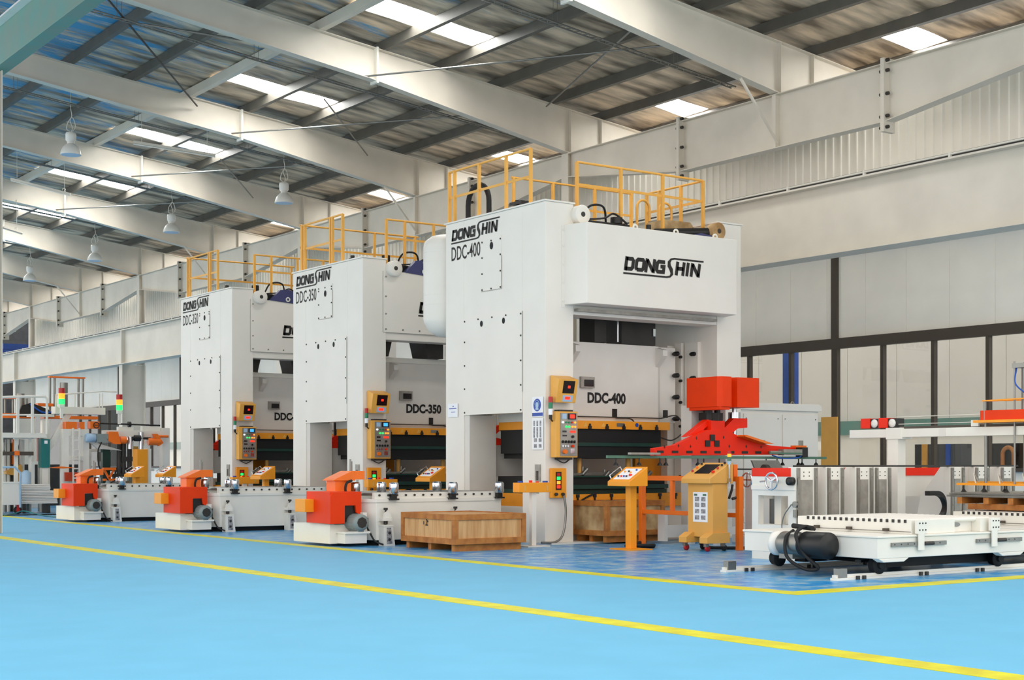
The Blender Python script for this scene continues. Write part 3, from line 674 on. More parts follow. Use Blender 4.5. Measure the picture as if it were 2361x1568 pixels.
# tank of the large press
m = MB(); m.lathe((.35, 3.98, 4.18), [(.02, 0), (.2, .03), (.38, .14), (.47, .3), (.49, .38), (.49, 1.9), (.46, 2.02), (.32, 2.13), (.1, 2.18), (.02, 2.18)], 32); tk = m.build('air_tank', 'press_white', p4)
for z in (4.85, 5.75):
    m = MB(); m.lathe((.35, 3.98, z), [(.495, 0), (.495, .025)], 32); m.lathe((.35, 3.98, z+.2), [(.495, 0), (.495, .025)], 32); m.box(.1, .6, 3.44, 3.7, z, z+.22); m.build('tank_band', 'press_white', tk)
m = MB(); m.tube([(.35, 3.98, 6.36), (.35, 3.8, 6.42), (.35, 3.5, 6.42)], .025, 8); m.cyl((.35, 3.98, 4.18), (.35, 3.98, 4.08), .03); m.build('tank_pipe', 'steel', tk)
B(.67, 4.39, .5, 2.9, 4.9, 5.0).build('crown_floor', 'dark_steel', p4)
for a_, b_ in ((1.9, 2.2), (2.6, 3.5)): B(a_, b_, .9, 1.4, 3.95, 4.95).build('connecting_rod', 'dark_steel', p4)
m = MB(); m.cyl((2.25, .6, 3.95), (2.25, .6, 4.9), .02); m.box(3.1, 3.16, .5, .56, 4.1, 4.25); m.build('oil_tube', 'chrome', p4)
# posters on the front upright and side of the large press
def sheet(name, x0, x1, y, z0, z1, m_='paper'): return B(x0, x1, y-.004, y, z0, z1).build(name, m_)
def side_sheet(name, parent, y0, y1, z0, z1, m_='paper', e=.004): return B(-e, -e+.003, y0, y1, z0, z1).build(name, m_, parent)
sg = root('safety_sign', 'white safety sign with a blue ear-protection disc on the large press', 'sign', (16.435, 22.4, 2.4))
side_sheet('board', sg, -.14, .22, 0, .38)
m = MB(); m.lathe((-.006, .05, .225), [(.12, 0), (.12, .002)][::-1], 28, 'x'); m.build('disc', 'sign_blue', sg)
m = MB(); m.prism([(.05+.05*math.cos(i*math.pi/6), .22+.065*math.sin(i*math.pi/6)) for i in range(12)], 'x', -.0095, -.0085); m.box(-.0095, -.0085, .0, .1, .13, .17); m.tube([(-.009, .05+.07*math.cos(a), .23+.085*math.sin(a)) for a in [i*math.pi/8 for i in range(9)]], .006, 4); m.build('pictogram', 'pale_blue', sg)
side_sheet('caption', sg, -.13, .21, .015, .08, 'sign_blue', .006)
ps = root('photo_chart', 'tall white chart of small pictures under the safety sign', 'poster', (16.435, 22.4, 1.78))
side_sheet('sheet', ps, -.14, .22, 0, .6)
m = MB()
for z in (.5, .38, .28): [m.box(-.006, -.004, y, y+.05, z-.05, z+.05) for y in (-.08, .02, .12)]
for z in (.18, .07): [m.box(-.006, -.004, y, y+.09, z-.035, z+.035) for y in (-.09, .06)]
m.build('pictures', 'picture_grey', ps)
nt_ = root('notice_sheet', 'small white notice taped to the far edge of the large press', 'notice', (16.435, 25.37, 2.47))
side_sheet('sheet', nt_, -.17, .2, 0, .28)
m = MB(); m.box(-.006, -.004, -.12, .15, .17, .185); m.box(-.006, -.004, -.08, .08, .1, .11); m.box(-.006, -.004, -.02, .02, .21, .235); m.build('print', 'sign_blue', nt_)
# ================================================================= FEEDERS beside the presses
def feeder(px_, py_, lb, lbm):
    t = root('roller_feeder', lb, 'feeder', (px_-3.15, py_+1.35, 0), 'roller feeders')
    L_, W_ = 3.08, 1.85
    m = MB(); m.prism([(.0, .5), (0, W_), (L_, W_), (L_, 0), (.28, 0)], 'z', .1, .86) ; m.build('body', 'cream_white', t, .01)
    m = MB(); m.prism([(-.02, .48), (-.02, W_+.02), (L_, W_+.02), (L_, -.02), (.27, -.02)], 'z', .8, .86); m.build('rim', 'cream_white', t)
    m = MB(); m.box(.3, L_-.1, .15, W_-.1, 0, .1); m.build('plinth', 'pit_black', t)
    rl_ = B(.25, L_, .02, .1, .86, .98).build('roller_rail', 'cream_white', t)
    m = MB(); [m.cyl((.35+i*.19, .02, .93), (.35+i*.19, -.005, .93), .02, 8) for i in range(15)]; m.build('axle', 'dark_steel', rl_)
    m = MB(); m.box(.25, L_, W_-.1, W_-.02, .86, .98); m.build('roller_rail', 'cream_white', t)
    for i in range(15): MB().cyl((.35+i*.19, .1, .945), (.35+i*.19, W_-.1, .945), .035, 8).build('roller', 'steel', t)
    for x, y in ((.62, -.06), (1.92, -.06), (3.0, -.06), (.2, .65), (.85, .8), (2.1, .8)):
        m = MB(); m.lathe((x, y, .95), [(.07, 0), (.09, .02), (.09, .18), (.075, .215), (.0001, .22)], 20); g = m.build('guide_post', 'chrome', t)
        m = MB(); m.box(x-.05, x+.05, y-.03, y+.08, .84, .95); m.box(x-.09, x+.09, y-.05, y+.08, .84, .87); m.build('post_bracket', 'black', g)
    for x in (.42, 1.95):
        m = MB(); m.prism([(x-.09, 0), (x+.15, 0), (x+.1, .38), (x-.09, .38)], 'y', -.19, 0)
        m.box(x-.1, x+.11, -.2, 0, .36, .39); m.box(x-.09, x+.1, -.17, 0, .46, .52); m.prism([(x-.08, .52), (x+.09, .52), (x+.07, .6), (x, .64), (x-.06, .6)], 'y', -.16, -.13)
        f_ = m.build('levelling_foot', 'cream_white', t)
        m = MB(); m.prism([(x-.03, .04), (x+.09, .04), (x+.06, .34), (x-.03, .34)], 'y', -.195, -.189); m.build('foot_recess', 'picture_grey', f_)
        m = MB(); m.cyl((x, -.1, .38), (x, -.1, .7), .02, 8); m.cyl((x, -.1, .66), (x, -.1, .7), .04, 6); m.cyl((x, -.1, .4), (x, -.1, .46), .04, 8); m.cyl((x+.02, -.2, .24), (x+.02, -.22, .24), .025, 8); m.cyl((x+.02, -.2, .12), (x+.02, -.22, .12), .025, 8); m.build('foot_screw', 'dark_steel', f_)
    # red drive guard
    m = MB()
    # guard: long side faces the camera, sloped top left edge, notch above the motor
    m.prism([(-.62, .42), (-.62, .93), (-.56, 1.0), (.02, 1.0), (.02, .55), (-.08, .62), (-.1, .75), (-.32, .75), (-.32, .42)], 'y', .1, .16)
    m.box(-.62, .02, .12, 1.05, .93, 1.0); m.box(-.62, -.56, .12, 1.05, .42, .98); m.box(-.04, .02, .12, 1.05, .55, .98)
    m.build('drive_guard', 'red', t, .006)
    m = MB(); m.box(-.3, -.05, .165, .2, .45, .74); m.build('guard_opening', 'black', t)
    m = MB(); m.box(-.55, .0, .25, 1.7, .05, .4); m.box(-.42, .1, -.1, .4, .24, .28); m.box(-.4, .05, -.05, .3, .06, .24); m.box(0, .08, .0, .12, .1, .62); m.build('motor_bed', 'cream_white', t)
    mt = MB(); mt.lathe((-.16, .32, .46), [(.05, -.02), (.14, 0), (.2, .02), (.2, .14), (.14, .18), (.05, .2)], 24, 'y')
    mt = mt.build('gearbox', 'motor_green', t)
    m = MB(); m.lathe((-.1, -.14, .44), [(.1, 0), (.15, .02), (.155, .05), (.155, .42), (.17, .46), (.17, .5)], 24, 'y')
    for i in range(18):
        a = i*math.pi/9; m.bar((-.1+.155*math.cos(a), -.05, .44+.155*math.sin(a)), (-.1+.155*math.cos(a), .26, .44+.155*math.sin(a)), .012, .012)
    m.box(-.16, -.04, -.1, .35, .27, .33); m.build('motor', 'motor_grey', t)
    m = MB(); m.lathe((-.1, -.15, .44), [(.1, 0), (.1, .012)], 8, 'y'); m.box(.02, .1, -.02, .14, .36, .52); m.build('motor_endplate', 'dark_steel', t)
    m = MB(); m.tube(spline([(.08, .04, .38), (.12, -.04, .25), (.18, -.12, .1), (.3, -.22, .03)]), .018, 8); m.build('motor_cable', 'rubber', t)
    # orange pick-up arm behind the guard and orange side box
    m = MB(); m.box(-.28, .06, .55, .9, .9, 1.2); m.prism([(-.34, 1.2), (.12, 1.2), (.12, 1.22), (.32, 1.22), (.32, 1.38), (.05, 1.38), (-.28, 1.24)], 'y', .5, .95)
    m.build('chute_arm', 'orange', t, .006)
    m = MB(); m.tube(spline([(.02, .46, 1.2), (-.1, .44, 1.15), (-.12, .44, 1.0), (0, .44, .9), (.06, .4, .95)]), .025, 8); m.build('chute_hose', 'rubber', t)
    m = MB(); m.cyl((.12, .7, 1.35), (.12, .7, 1.6), .02); m.cyl((.2, .8, 1.35), (.2, .8, 1.56), .02); m.box(.0, .3, .7, .74, 1.3, 1.34); m.build('arm_fitting', 'steel', t)
    B(-.8, -.6, .75, 1.15, .62, .86).build('side_box', 'amber', t, .006)
    return t
feeder(16.45, 22.22, 'white roller feeder with red drive guard beside the largest press, behind the crate', '')
feeder(16.45, 29.17, 'white roller feeder with red drive guard beside the middle press', '')
feeder(16.45, 36.2, 'white roller feeder with red drive guard beside the farthest press', '')
# ================================================================= CRATES
def crate(loc, L_, W_, Hh, lb, old=False, rz=0):
    t = root('wooden_crate', lb, 'crate', loc, None, rz)
    pl = 'old_plywood' if old else 'plywood'
    B(.03, L_-.03, .03, W_-.03, .14, Hh-.02).build('plywood_box', pl, t)
    m = MB()
    for z0, z1 in ((.12, .22), (Hh-.1, Hh)):
        m.box(0, L_, 0, .035, z0, z1); m.box(0, L_, W_-.035, W_, z0, z1); m.box(0, .035, 0, W_, z0, z1); m.box(L_-.035, L_, 0, W_, z0, z1)
    for x in (0, L_-.09):
        for y in (0, W_-.035): m.box(x, x+.09, y, y+.035, .22, Hh-.1)
    for y in (0, W_-.09):
        for x in (0, L_-.035): m.box(x, x+.035, y, y+.09, .22, Hh-.1)
    m.build('batten', 'crate_batten', t, .003)
    for y in (.08, W_/2-.05, W_-.2): B(.06, L_-.06, y, y+.1, 0, .12).build('skid', 'crate_batten', t)
    return t
c = crate((13.72, 21.15, 0), 1.52, 1.78, .64, 'plywood crate with brown battens standing on the floor before the roller feeder')
m = MB(); m.box(-.004, .0, .98, 1.0, .44, .5); m.prism([(.9, .48), (.96, .52), (.96, .54), (.88, .5)], 'x', .024, .03); m.box(.024, .03, .9, .98, .42, .44); m.box(.024, .03, .92, .94, .42, .5); m.build('stencil', 'ink', c)
crate((17.35, 21.5, .03), 1.45, 1.1, .78, 'old stained plywood crate under the die of the largest press', True)
# ================================================================= CONTROL DESKS, CONSOLE, GUARD RAIL
def desk(loc, lb, post=True, s=1.0, z=0):
    t = root('control_desk', lb, 'control desk', loc, 'control desks', R(-90))
    # sloping top faces the aisle
    m = MB(); m.prism([(-.28, 1.12), (-.28, 1.2), (.14, 1.46), (.14, 1.12)], 'x', -.3, .3); m.build('desk_box', 'amber', t, .008)
    def q(v, e=.004): return (-.28+.42*v, 1.2+.26*v+e)
    def plate(u0, u1, v0, v1, e, th):
        a, b_ = q(v0, e), q(v1, e); return MB().add([(u0, a[0], a[1]), (u1, a[0], a[1]), (u1, b_[0], b_[1]), (u0, b_[0], b_[1]), (u0, a[0], a[1]+th), (u1, a[0], a[1]+th), (u1, b_[0], b_[1]+th), (u0, b_[0], b_[1]+th)], [(0,3,2,1),(4,5,6,7),(0,1,5,4),(1,2,6,5),(2,3,7,6),(3,0,4,7)])
    fpz = plate(-.22, .22, .15, .85, .001, .005).build('face_plate', 'paper', t)
    for u, v, mt in ((-.15, .3, 'black'), (-.07, .3, 'red'), (.0, .3, 'sign_blue'), (.07, .3, 'black'), (.14, .38, 'bright_red'), (-.12, .6, 'amber'), (-.02, .62, 'black'), (.06, .55, 'amber'), (.14, .72, 'sign_blue')):
        a = q(v); MB().cyl((u, a[0], a[1]), (u, a[0], a[1]+.03), .03 if mt == 'bright_red' else .017, 10).build('button', mt, fpz)
    m = MB(); m.tube([(-.27, -.22, 1.25), (-.29, -.24, 1.31), (-.29, .0, 1.46), (-.27, .02, 1.4)], .012, 6); m.build('handle', 'chrome', t)
    if post:
        B(-.07, .07, -.06, .08, .02, 1.12).build('post', 'amber', t, .004); B(-.28, .28, -.25, .27, 0, .02).build('foot_plate', 'amber', t)
    return t
desk((16.64, 19.95, 0), 'orange control desk on a single post in front of the largest press')
desk((17.35, 27.6, 0), 'orange control desk between the largest and the middle press')
desk((16.55, 34.4, 0), 'orange control desk in front of the farthest press')
desk((17.05, 42.1, 0), 'orange control desk left of the farthest press, nearer its frame')
desk((16.3, 42.7, 0), 'orange control desk left of the farthest press, beside the orange pillar')
def two_hand(loc, lb):
    t = root('two_hand_station', lb, 'control box', loc, 'two hand stations')
    B(-.38, .38, -.1, .1, .99, 1.17).build('box', 'amber', t, .008)
    m = MB(); m.cyl((-.28, 0, 1.17), (-.28, 0, 1.2), .05, 12); m.cyl((.28, 0, 1.17), (.28, 0, 1.2), .05, 12); m.build('palm_button', 'sign_blue', t)
    m = MB(); m.cyl((-.05, 0, 1.17), (-.05, 0, 1.21), .03, 12); m.cyl((.1, 0, 1.17), (.1, 0, 1.19), .03, 12); m.build('stop_button', 'bright_red', t)
    m = MB(); [m.box(x-.02, x+.02, -.106, -.1, 1.02, 1.12) for x in (-.25, .25)]; m.build('hinge', 'ochre', t)
    m = MB(); m.box(-.05, .05, -.04, .04, .02, .99); m.box(-.25, .25, -.2, .2, 0, .02); m.build('stand', 'press_white', t)
two_hand((15.82, 21.75, 0), 'orange two-button box on a thin white stand at the corner of the largest press')
two_hand((16.65, 28.7, 0), 'orange two-button box before the middle press')
two_hand((16.6, 35.75, 0), 'orange two-button box before the farthest press')
# mobile console
t = root('mobile_console', 'yellow mobile operator console on castors with a picture chart on its front', 'console', (17.6, 19.03, 0), None, R(-90))
m = MB(); m.prism([(-.28, 1.17), (-.28, 1.26), (.2, 1.53), (.27, 1.53), (.27, 1.17)], 'x', -.36, .38); m.build('console_head', 'ochre', t, .01)
B(-.29, .35, -.18, .17, .24, 1.17).build('cabinet', 'ochre', t, .006)
for x in (-.33, .2):
    m = MB(); m.prism([(-.36, .14), (-.36, .24), (-.22, .32), (.17, .32), (.17, .14)], 'x', x, x+.2); m.build('foot', 'ochre', t, .004)
for x, y in ((-.24, -.29), (.3, -.29), (-.24, .1), (.3, .1)):
    cst = MB(); cst.box(x-.035, x+.035, y-.03, y+.03, .08, .14); cst = cst.build('castor', 'steel', t)
    MB().lathe((x-.02, y+.03, .055), [(.02, 0), (.055, .003), (.055, .037), (.02, .04)], 16, 'x').build('castor_wheel', 'lamp_red' if y < 0 else 'rubber', cst)
def hq(v, e=.004): return (-.28+.48*v, 1.26+.27*v+e)
def hp(u0, u1, v0, v1, e, th):
    a, b_ = hq(v0, e), hq(v1, e); return MB().add([(u0, a[0], a[1]), (u1, a[0], a[1]), (u1, b_[0], b_[1]), (u0, b_[0], b_[1]), (u0, a[0], a[1]+th), (u1, a[0], a[1]+th), (u1, b_[0], b_[1]+th), (u0, b_[0], b_[1]+th)], [(0,3,2,1),(4,5,6,7),(0,1,5,4),(1,2,6,5),(2,3,7,6),(3,0,4,7)])
hp(-.17, .2, .3, .85, .001, .012).build('screen', 'screen_black', t)
for u, v, mt in ((-.27, .4, 'lamp_red'), (-.27, .62, 'orange'), (-.27, .85, 'black'), (.28, .35, 'bright_red'), (.28, .58, 'lamp_red'), (.28, .78, 'black'), (.28, .92, 'black')):
    a = hq(v); MB().cyl((u, a[0], a[1]), (u, a[0], a[1]+.035), .03 if mt == 'bright_red' else .02, 10).build('button', mt, t)
ch = B(-.15, .22, -.186, -.18, .5, 1.02).build('picture_chart', 'paper', t)
m = MB(); [m.box(x, x+.11, -.189, -.186, z, z+.075) for z in (.54, .65, .76, .86) for x in (-.1, .06)]; m.build('pictures', 'picture_grey', ch)
m = MB(); m.box(-.12, -.04, -.189, -.186, .955, .99); m.box(.1, .19, -.189, -.186, .955, .99); m.build('header', 'pulley_green', ch)
m = MB(); m.cyl((.42, .14, 1.1), (.42, .14, 1.5), .015); m.box(.36, .44, .12, .16, 1.2, 1.26); sl_ = m.build('beacon_pole', 'chrome', t)
for z, mt in ((1.5, 'pale_blue'), (1.56, 'pulley_green'), (1.63, 'led_amber'), (1.68, 'lamp_red')): MB().cyl((.42, .14, z), (.42, .14, z+.055), .035, 12).build('beacon_lens', mt, sl_)
# guard rail, orange
t = root('guard_rail', 'orange square-tube guard rail behind the mobile console', 'rail', (18.05, 21.3, 0))
m = MB()
for y in (0, -2.62): m.box(-.05, .05, y-.05, y+.05, 0, 1.29)
m.box(-.035, .035, -2.57, -.05, 1.2, 1.29); m.box(-.035, .035, -2.57, -.05, .57, .65); m.box(-.035, .035, -.9, -.82, .65, 1.2); m.box(-.02, .07, -2.5, -2.4, 1.29, 1.5)
m.build('tubes', 'orange', t, .004)
m = MB(); m.tube([(-.1, -2.55, 1.15), (-.12, -2.55, 1.05), (-.14, -2.5, .9)], .022, 8); m.cyl((-.12, -2.56, .9), (-.04, -2.58, .92), .025); m.build('air_valve', 'dark_steel', t)
tag(MB().tube(spline([(16.95, 20.3, .03), (17.25, 20.05, .03), (17.3, 20.3, .03), (17.0, 20.5, .03), (16.9, 20.2, .05), (17.2, 20.0, .06), (17.35, 20.25, .04), (17.2, 20.6, .03), (18.0, 21.3, .03)]), .028, 8).build('floor_cable', 'rubber'), 'thick black cable coiled on the floor by the orange desk', 'cable')
tag(MB().tube(spline([(17.55, 19.2, .25), (17.7, 19.2, .06), (18.0, 19.0, .03), (18.8, 18.6, .03), (19.2, 18.3, .03)]), .03, 8).build('floor_cable', 'rubber'), 'black cable running from under the mobile console', 'cable')
# ================================================================= TRANSFER ROBOT with red beam
t = root('transfer_robot', 'transfer robot with red hood and long red gripper beam before the largest press', 'robot', (0, 0, 0))
m = MB(); m.prism([(19.22, 21.35), (19.22, 20.5), (19.3, 20.42), (19.52, 20.42), (19.55, 20.62), (19.72, 20.62), (19.75, 20.5), (20.33, 20.5), (20.33, 21.5)], 'z', 2.6, 3.17); m.box(19.24, 19.5, 20.45, 21.3, 2.54, 2.6)
m.build('hood', 'red', t)
m = MB(); m.prism([(17.85, 1.8), (18.35, 1.86), (18.8, 2.02), (19.2, 2.16), (19.75, 2.14), (20.2, 1.98), (20.9, 1.87), (21.6, 1.84), (21.6, 1.7), (17.85, 1.66)], 'y', 20.72, 20.84)
for pol in ([(18.75, 2.02), (19.3, 2.36), (19.45, 2.34), (19.1, 2.1)], [(19.6, 2.1), (20.0, 2.4), (20.35, 2.4), (20.35, 2.22), (20.1, 2.2), (19.85, 2.06)]): m.prism(pol, 'y', 20.84, 21.0)
m.box(19.3, 19.65, 20.74, 20.95, 2.1, 2.34); gb = m.build('gripper_beam', 'bright_red', t, .004)
m = MB(); m.prism([(19.95, 2.04), (20.55, 1.9), (20.75, 1.9), (20.0, 2.07)], 'y', 20.5, 20.74); m.box(21.55, 21.85, 20.7, 20.85, 1.8, 1.88); m.build('beam_gusset', 'orange', gb)
m = MB()
for i in range(10):
    x = 17.92+i*.36; m.box(x, x+.16, 20.715, 20.722, 1.71, 1.76)
for x, z in ((19.18, 1.9), (19.42, 1.9), (19.3, 2.01)): m.box(x-.06, x+.06, 20.7, 20.722, z-.06, z+.06)
for x, z in ((18.1, 1.83), (18.45, 1.85), (18.9, 2.0), (18.75, 1.84), (19.6, 2.02), (19.75, 1.85), (20.2, 1.85), (20.6, 1.84)):
    m.box(x-.008, x+.008, 20.715, 20.722, z-.03, z+.03); m.box(x-.02, x+.02, 20.715, 20.722, z-.008, z+.008)
m.build('beam_slots', 'black', gb)
m = MB(); m.cyl((19.45, 21.0, 2.2), (19.45, 21.0, 2.7), .09); m.cyl((19.7, 21.0, 2.2), (19.7, 21.0, 2.65), .06); m.cyl((19.58, 21.1, 2.1), (19.58, 21.1, 2.7), .05); m.box(19.35, 19.8, 20.95, 21.15, 2.35, 2.5); m.build('lift_cylinder', 'black', t)
m = MB(); m.cyl((20.15, 21.0, 2.0), (20.15, 21.0, 2.65), .045); m.cyl((20.15, 21.0, 2.35), (20.15, 21.0, 2.52), .12); m.build('guide_rod', 'chrome', t)
m = MB(); m.bar((16.75, 20.75, 1.64), (22.3, 20.6, 1.63), .05, .05); m.bar((17.8, 20.9, 1.63), (21.6, 20.85, 1.64), .2, .04); m.bar((20.6, 20.5, 1.72), (21.5, 20.5, 1.72), .03, .03)
m.build('tooling_rail', 'pulley_green', t)
m = MB(); m.box(21.0, 21.55, 20.5, 20.66, 1.68, 1.8); m.cyl((20.7, 20.58, 1.74), (21.0, 20.58, 1.74), .03); m.box(17.2, 17.9, 20.6, 20.7, 1.68, 1.72); m.build('tooling_cylinder', 'brushed_steel', t)
m = MB(); m.box(21.52, 21.68, 20.5, 20.68, 1.64, 1.84); m.build('cylinder_head', 'black', t)
for i, x in enumerate((16.9, 17.45, 17.95, 18.1, 18.9, 19.05, 19.45, 20.7, 21.0, 21.15, 21.6, 21.7, 22.1)):
    m = MB(); m.cyl((x, 20.68, 1.62), (x, 20.68, 1.54), .012, 6); m.lathe((x, 20.68, 1.48), [(.05, 0), (.04, .03), (.015, .06)], 12); m.build('suction_cup', 'black', t)
m = MB(); m.tube(spline([(21.6, 20.55, 1.7), (21.4, 20.5, 1.64), (21.0, 20.5, 1.62), (20.7, 20.52, 1.68)]), .012, 6); m.build('air_hose', 'blue_paint', t)
m = MB(); m.box(19.3, 20.2, 21.3, 21.6, 0, 2.65); m.build('pedestal', 'press_grey_white', t)
# press-side robot beams visible through the side openings of the presses
for (ox, oy, lb) in ((16.45, 29.17, 'red transfer beam seen through the side opening of the middle press'), (16.45, 22.22, 'red transfer beam seen through the side opening of the largest press'), (16.45, 36.2, 'red transfer beam seen through the side opening of the farthest press')):
    t = root('transfer_beam', lb, 'robot', (ox, oy, 0), 'transfer beams behind the presses')
    m = MB(); m.prism([(.95, 1.68), (.95, 2.05), (1.3, 2.1), (2.2, 1.95), (3.6, 1.85), (3.6, 1.68)], 'y', 3.75, 3.85); m.prism([(1.05, 2.05), (1.6, 2.35), (1.75, 2.3), (1.3, 2.0)], 'y', 3.85, 4.0); m.build('beam', 'bright_red', t)
    m = MB(); [m.box(.95+i*.3, 1.1+i*.3, 3.74, 3.755, 1.72, 1.78) for i in range(7)]; m.box(1.0, 1.15, 3.73, 3.75, 1.85, 1.95); m.build('beam_slots', 'black', t)
    m = MB(); m.box(.7, 4.2, 3.7, 3.9, 1.6, 1.66); [m.cyl((x, 3.8, 1.2), (x, 3.8, 1.6), .04) for x in (1.3, 1.9, 2.6)]; [m.cyl((x, 3.8, 1.46), (x, 3.8, 1.5), .09) for x in (1.3, 1.9, 2.6)]; m.build('tooling_rail', 'dark_steel', t)
    m = MB(); m.box(.6, 4.4, 3.6, 4.1, .0, 1.1); m.build('stand', 'press_grey_white', t)
    m = MB(); [m.cyl((x, 3.9, 2.0), (x, 3.9, 2.6), .04) for x in (1.2, 1.4, 1.8)]; m.build('lift_cylinder', 'black', t)
# ================================================================= CABINET and board
t = root('electrical_cabinet', 'white two-door electrical cabinet right of the largest press', 'cabinet', (22.15, 23.0, 0))
m = MB(); m.box(0, 2.5, 0, .8, 0, 2.68); m.build('carcass', 'press_white', t, .01)
m = MB(); m.prism([(-.06, 2.68), (-.04, 2.8), (0, 2.84), (2.48, 2.84), (2.54, 2.8), (2.56, 2.68)], 'y', -.06, .86); m.build('roof', 'press_white', t, .01)
for x in (.18, 1.36):
    d = B(x, x+1.08, -.03, 0, .25, 2.6).build('door', 'press_white', t, .006)
    B(x+.48, x+.62, -.045, -.03, 1.9 if x > 1 else 2.0, 2.03).build('door_handle', 'brushed_steel', d)
    m = MB(); [m.cyl((x+u, -.04, z), (x+u, -.03, z), .012, 8) for u in (.06, 1.02) for z in (.4, 2.5)]; m.build('door_lock', 'dark_steel', d)
m = MB(); [m.tube(arc((x, .4, 2.86), .05, 0, 180, 8), .012, 6) for x in (.6, 2.1)]; m.build('lifting_eye', 'steel', t)
tag(B(26.3, 26.34, 23.95, 24.45, 0, 2.63).build('board', 'ochre'), 'tall yellow board leaning by the window behind the cabinet', 'board')
# tall plate holder machine seen between console and destacker
t = root('feed_table', 'white framed feed table with a grey hopper plate behind the orange rail', 'machine', (18.75, 20.0, 0))
for x, y in ((0, 0), (1.15, 0), (0, .7), (1.15, .7)): B(x, x+.1, y, y+.1, 0, 1.05).build('leg', 'press_grey_white', t)
m = MB(); m.box(0, 1.25, 0, .1, .55, .67); m.box(0, 1.25, -.02, .1, .2, .34); m.box(-.2, 1.3, 0, .1, 1.05, 1.13); m.build('crossbar', 'press_grey_white', t)
m = MB(); m.prism([(1.14, 1.58), (1.85, 1.58), (2.1, 1.26), (1.34, 1.22)], 'y', .25, .29); m.box(1.7, 1.9, .3, .5, 0, 1.3); m.build('hopper_plate', 'steel', t)
m = MB(); m.tube([(-.6, -.2, 1.42), (2.0, -.2, 1.4)], .016, 6); m.lathe((1.0, -.2, 1.41), [(.09, 0), (.09, .1)], 16, 'x'); m.build('drive_shaft', 'dark_steel', t)
def handwheel(nm, c, parent, r=.13):
    m = MB(); m.tube(arc(c, r, 0, 360, 24), .018, 8)
    for a in (0, 120, 240): m.bar(c, (c[0]+r*math.cos(R(a)), c[1], c[2]+r*math.sin(R(a))), .02, .02)
    m.cyl(c, (c[0], c[1]+.15, c[2]), .03); m.cyl((c[0]-r, c[1]-.01, c[2]-.02), (c[0]-r-.02, c[1]-.12, c[2]-.04), .014); return m.build(nm, 'chrome', parent)
m = MB(); m.tube(arc((-.55, -1.35, 1.23), .12, 0, 360, 24, 'yz'), .016, 8); m.bar((-.55, -1.47, 1.23), (-.55, -1.23, 1.23), .02, .02); m.bar((-.55, -1.35, 1.11), (-.55, -1.35, 1.35), .02, .02); m.cyl((-.55, -1.35, 1.23), (-.2, -1.35, 1.23), .018); m.build('handwheel', 'chrome', t)
B(-.25, -.1, -1.45, -1.0, 0, 1.3).build('gear_stand', 'press_grey_white', t)
t2 = root('bracket_stand', 'low white bracket frame on the floor behind the console', 'stand', (18.85, 21.0, 0))
m = MB(); m.box(-.5, -.42, 0, .2, .05, .55); m.box(.3, .38, 0, .2, .05, .55); m.box(-.42, .3, .02, .1, .12, .35); m.box(.38, 1.1, .02, .1, .16, .4); m.build('frame', 'press_grey_white', t2)
# ================================================================= DESTACKER (right)
t = root('destacker', 'white destacking machine with red band and seven guide towers at the right', 'machine', (16.7, 16.05, 0))
m = MB(); m.box(0, .3, .0, .95, 0, .55); m.box(0, .12, 0, .15, .55, 1.31); m.box(0, .12, .81, .95, .55, 1.31); m.box(0, .12, .15, .81, 1.01, 1.31)
m.box(.3, .45, .6, .75, 0, 1.3); m.prism([(.15, .55), (.15, 1.0), (.35, 1.0), (.6, .78), (.6, .55)], 'x', .4, .44)
m.box(.12, 5.6, .75, .95, .0, .5); m.box(.12, 5.6, .8, .9, .95, 1.31); m.build('base_frame', 'cream_white', t)
B(.46, .48, .05, .6, .56, 1.2).build('back_plate', 'press_grey_white', t)
m = MB(); m.box(-.005, .125, .1, .955, 1.31, 1.445); m.box(.12, 5.6, .78, .92, 1.31, 1.445); m.build('red_band', 'bright_red', t)
m = MB(); m.box(-.02, 0, .0, .95, 1.1, 1.17); m.build('band_lip', 'press_white', t)
def tower(x, w):
    z0 = .0
    m = MB(); m.box(x, x+w, 0, .12, z0, 1.46); m.prism([(.12, z0), (.12, 1.46), (.2, 1.46), (.62, .95), (.7, .6), (.7, z0)] if x else [(.12, z0), (.12, 1.46), (.16, 1.46), (.16, z0)], 'x', x, x+.05)
    tw = m.build('guide_tower', 'cream_white', t, .004)
    for a_ in (x+.02, x+w-.07):
        q = MB(); q.box(a_, a_+.05, -.035, 0, z0+.2, 1.45); [q.cyl((a_+.025, -.035, z), (a_+.025, -.04, z), .012, 6) for z in (.35, .58, .82, 1.05, 1.3, 1.42)]; q.build('linear_rail', 'steel', tw)
    B(x+.11, x+w-.11, -.012, 0, .5, 1.26).build('slot_cover', 'brushed_steel', tw)
    m = MB(); [m.cyl((x+w/2+u, -.006, z), (x+w/2+u, 0, z), .01, 6) for u in (-.06, .06) for z in (1.32, 1.38)]; m.build('screw', 'dark_steel', tw)
for x, w_ in ((0.0, .48), (.68, .4), (1.36, .4), (1.8, .4), (3.7, .38), (4.35, .4), (5.05, .4)): tower(x, w_)
def wheel_x(nm, c, parent, r=.13):
    m = MB(); m.tube(arc(c, r, 0, 360, 24, 'yz'), .016, 8)
    for a in (30, 150, 270): m.bar(c, (c[0], c[1]+r*math.cos(R(a)), c[2]+r*math.sin(R(a))), .02, .02)
    m.cyl(c, (c[0]+.15, c[1], c[2]), .028); m.cyl((c[0], c[1]+r, c[2]), (c[0]-.12, c[1]+r, c[2]-.01), .012); return m.build(nm, 'chrome', parent)
wheel_x('handwheel', (-.14, .38, 1.24), t)
m = MB(); m.lathe((-.09, .06, 1.24), [(.02, 0), (.065, 0), (.065, .09), (.02, .09)], 16, 'x'); m.build('gear_knob', 'black', t)
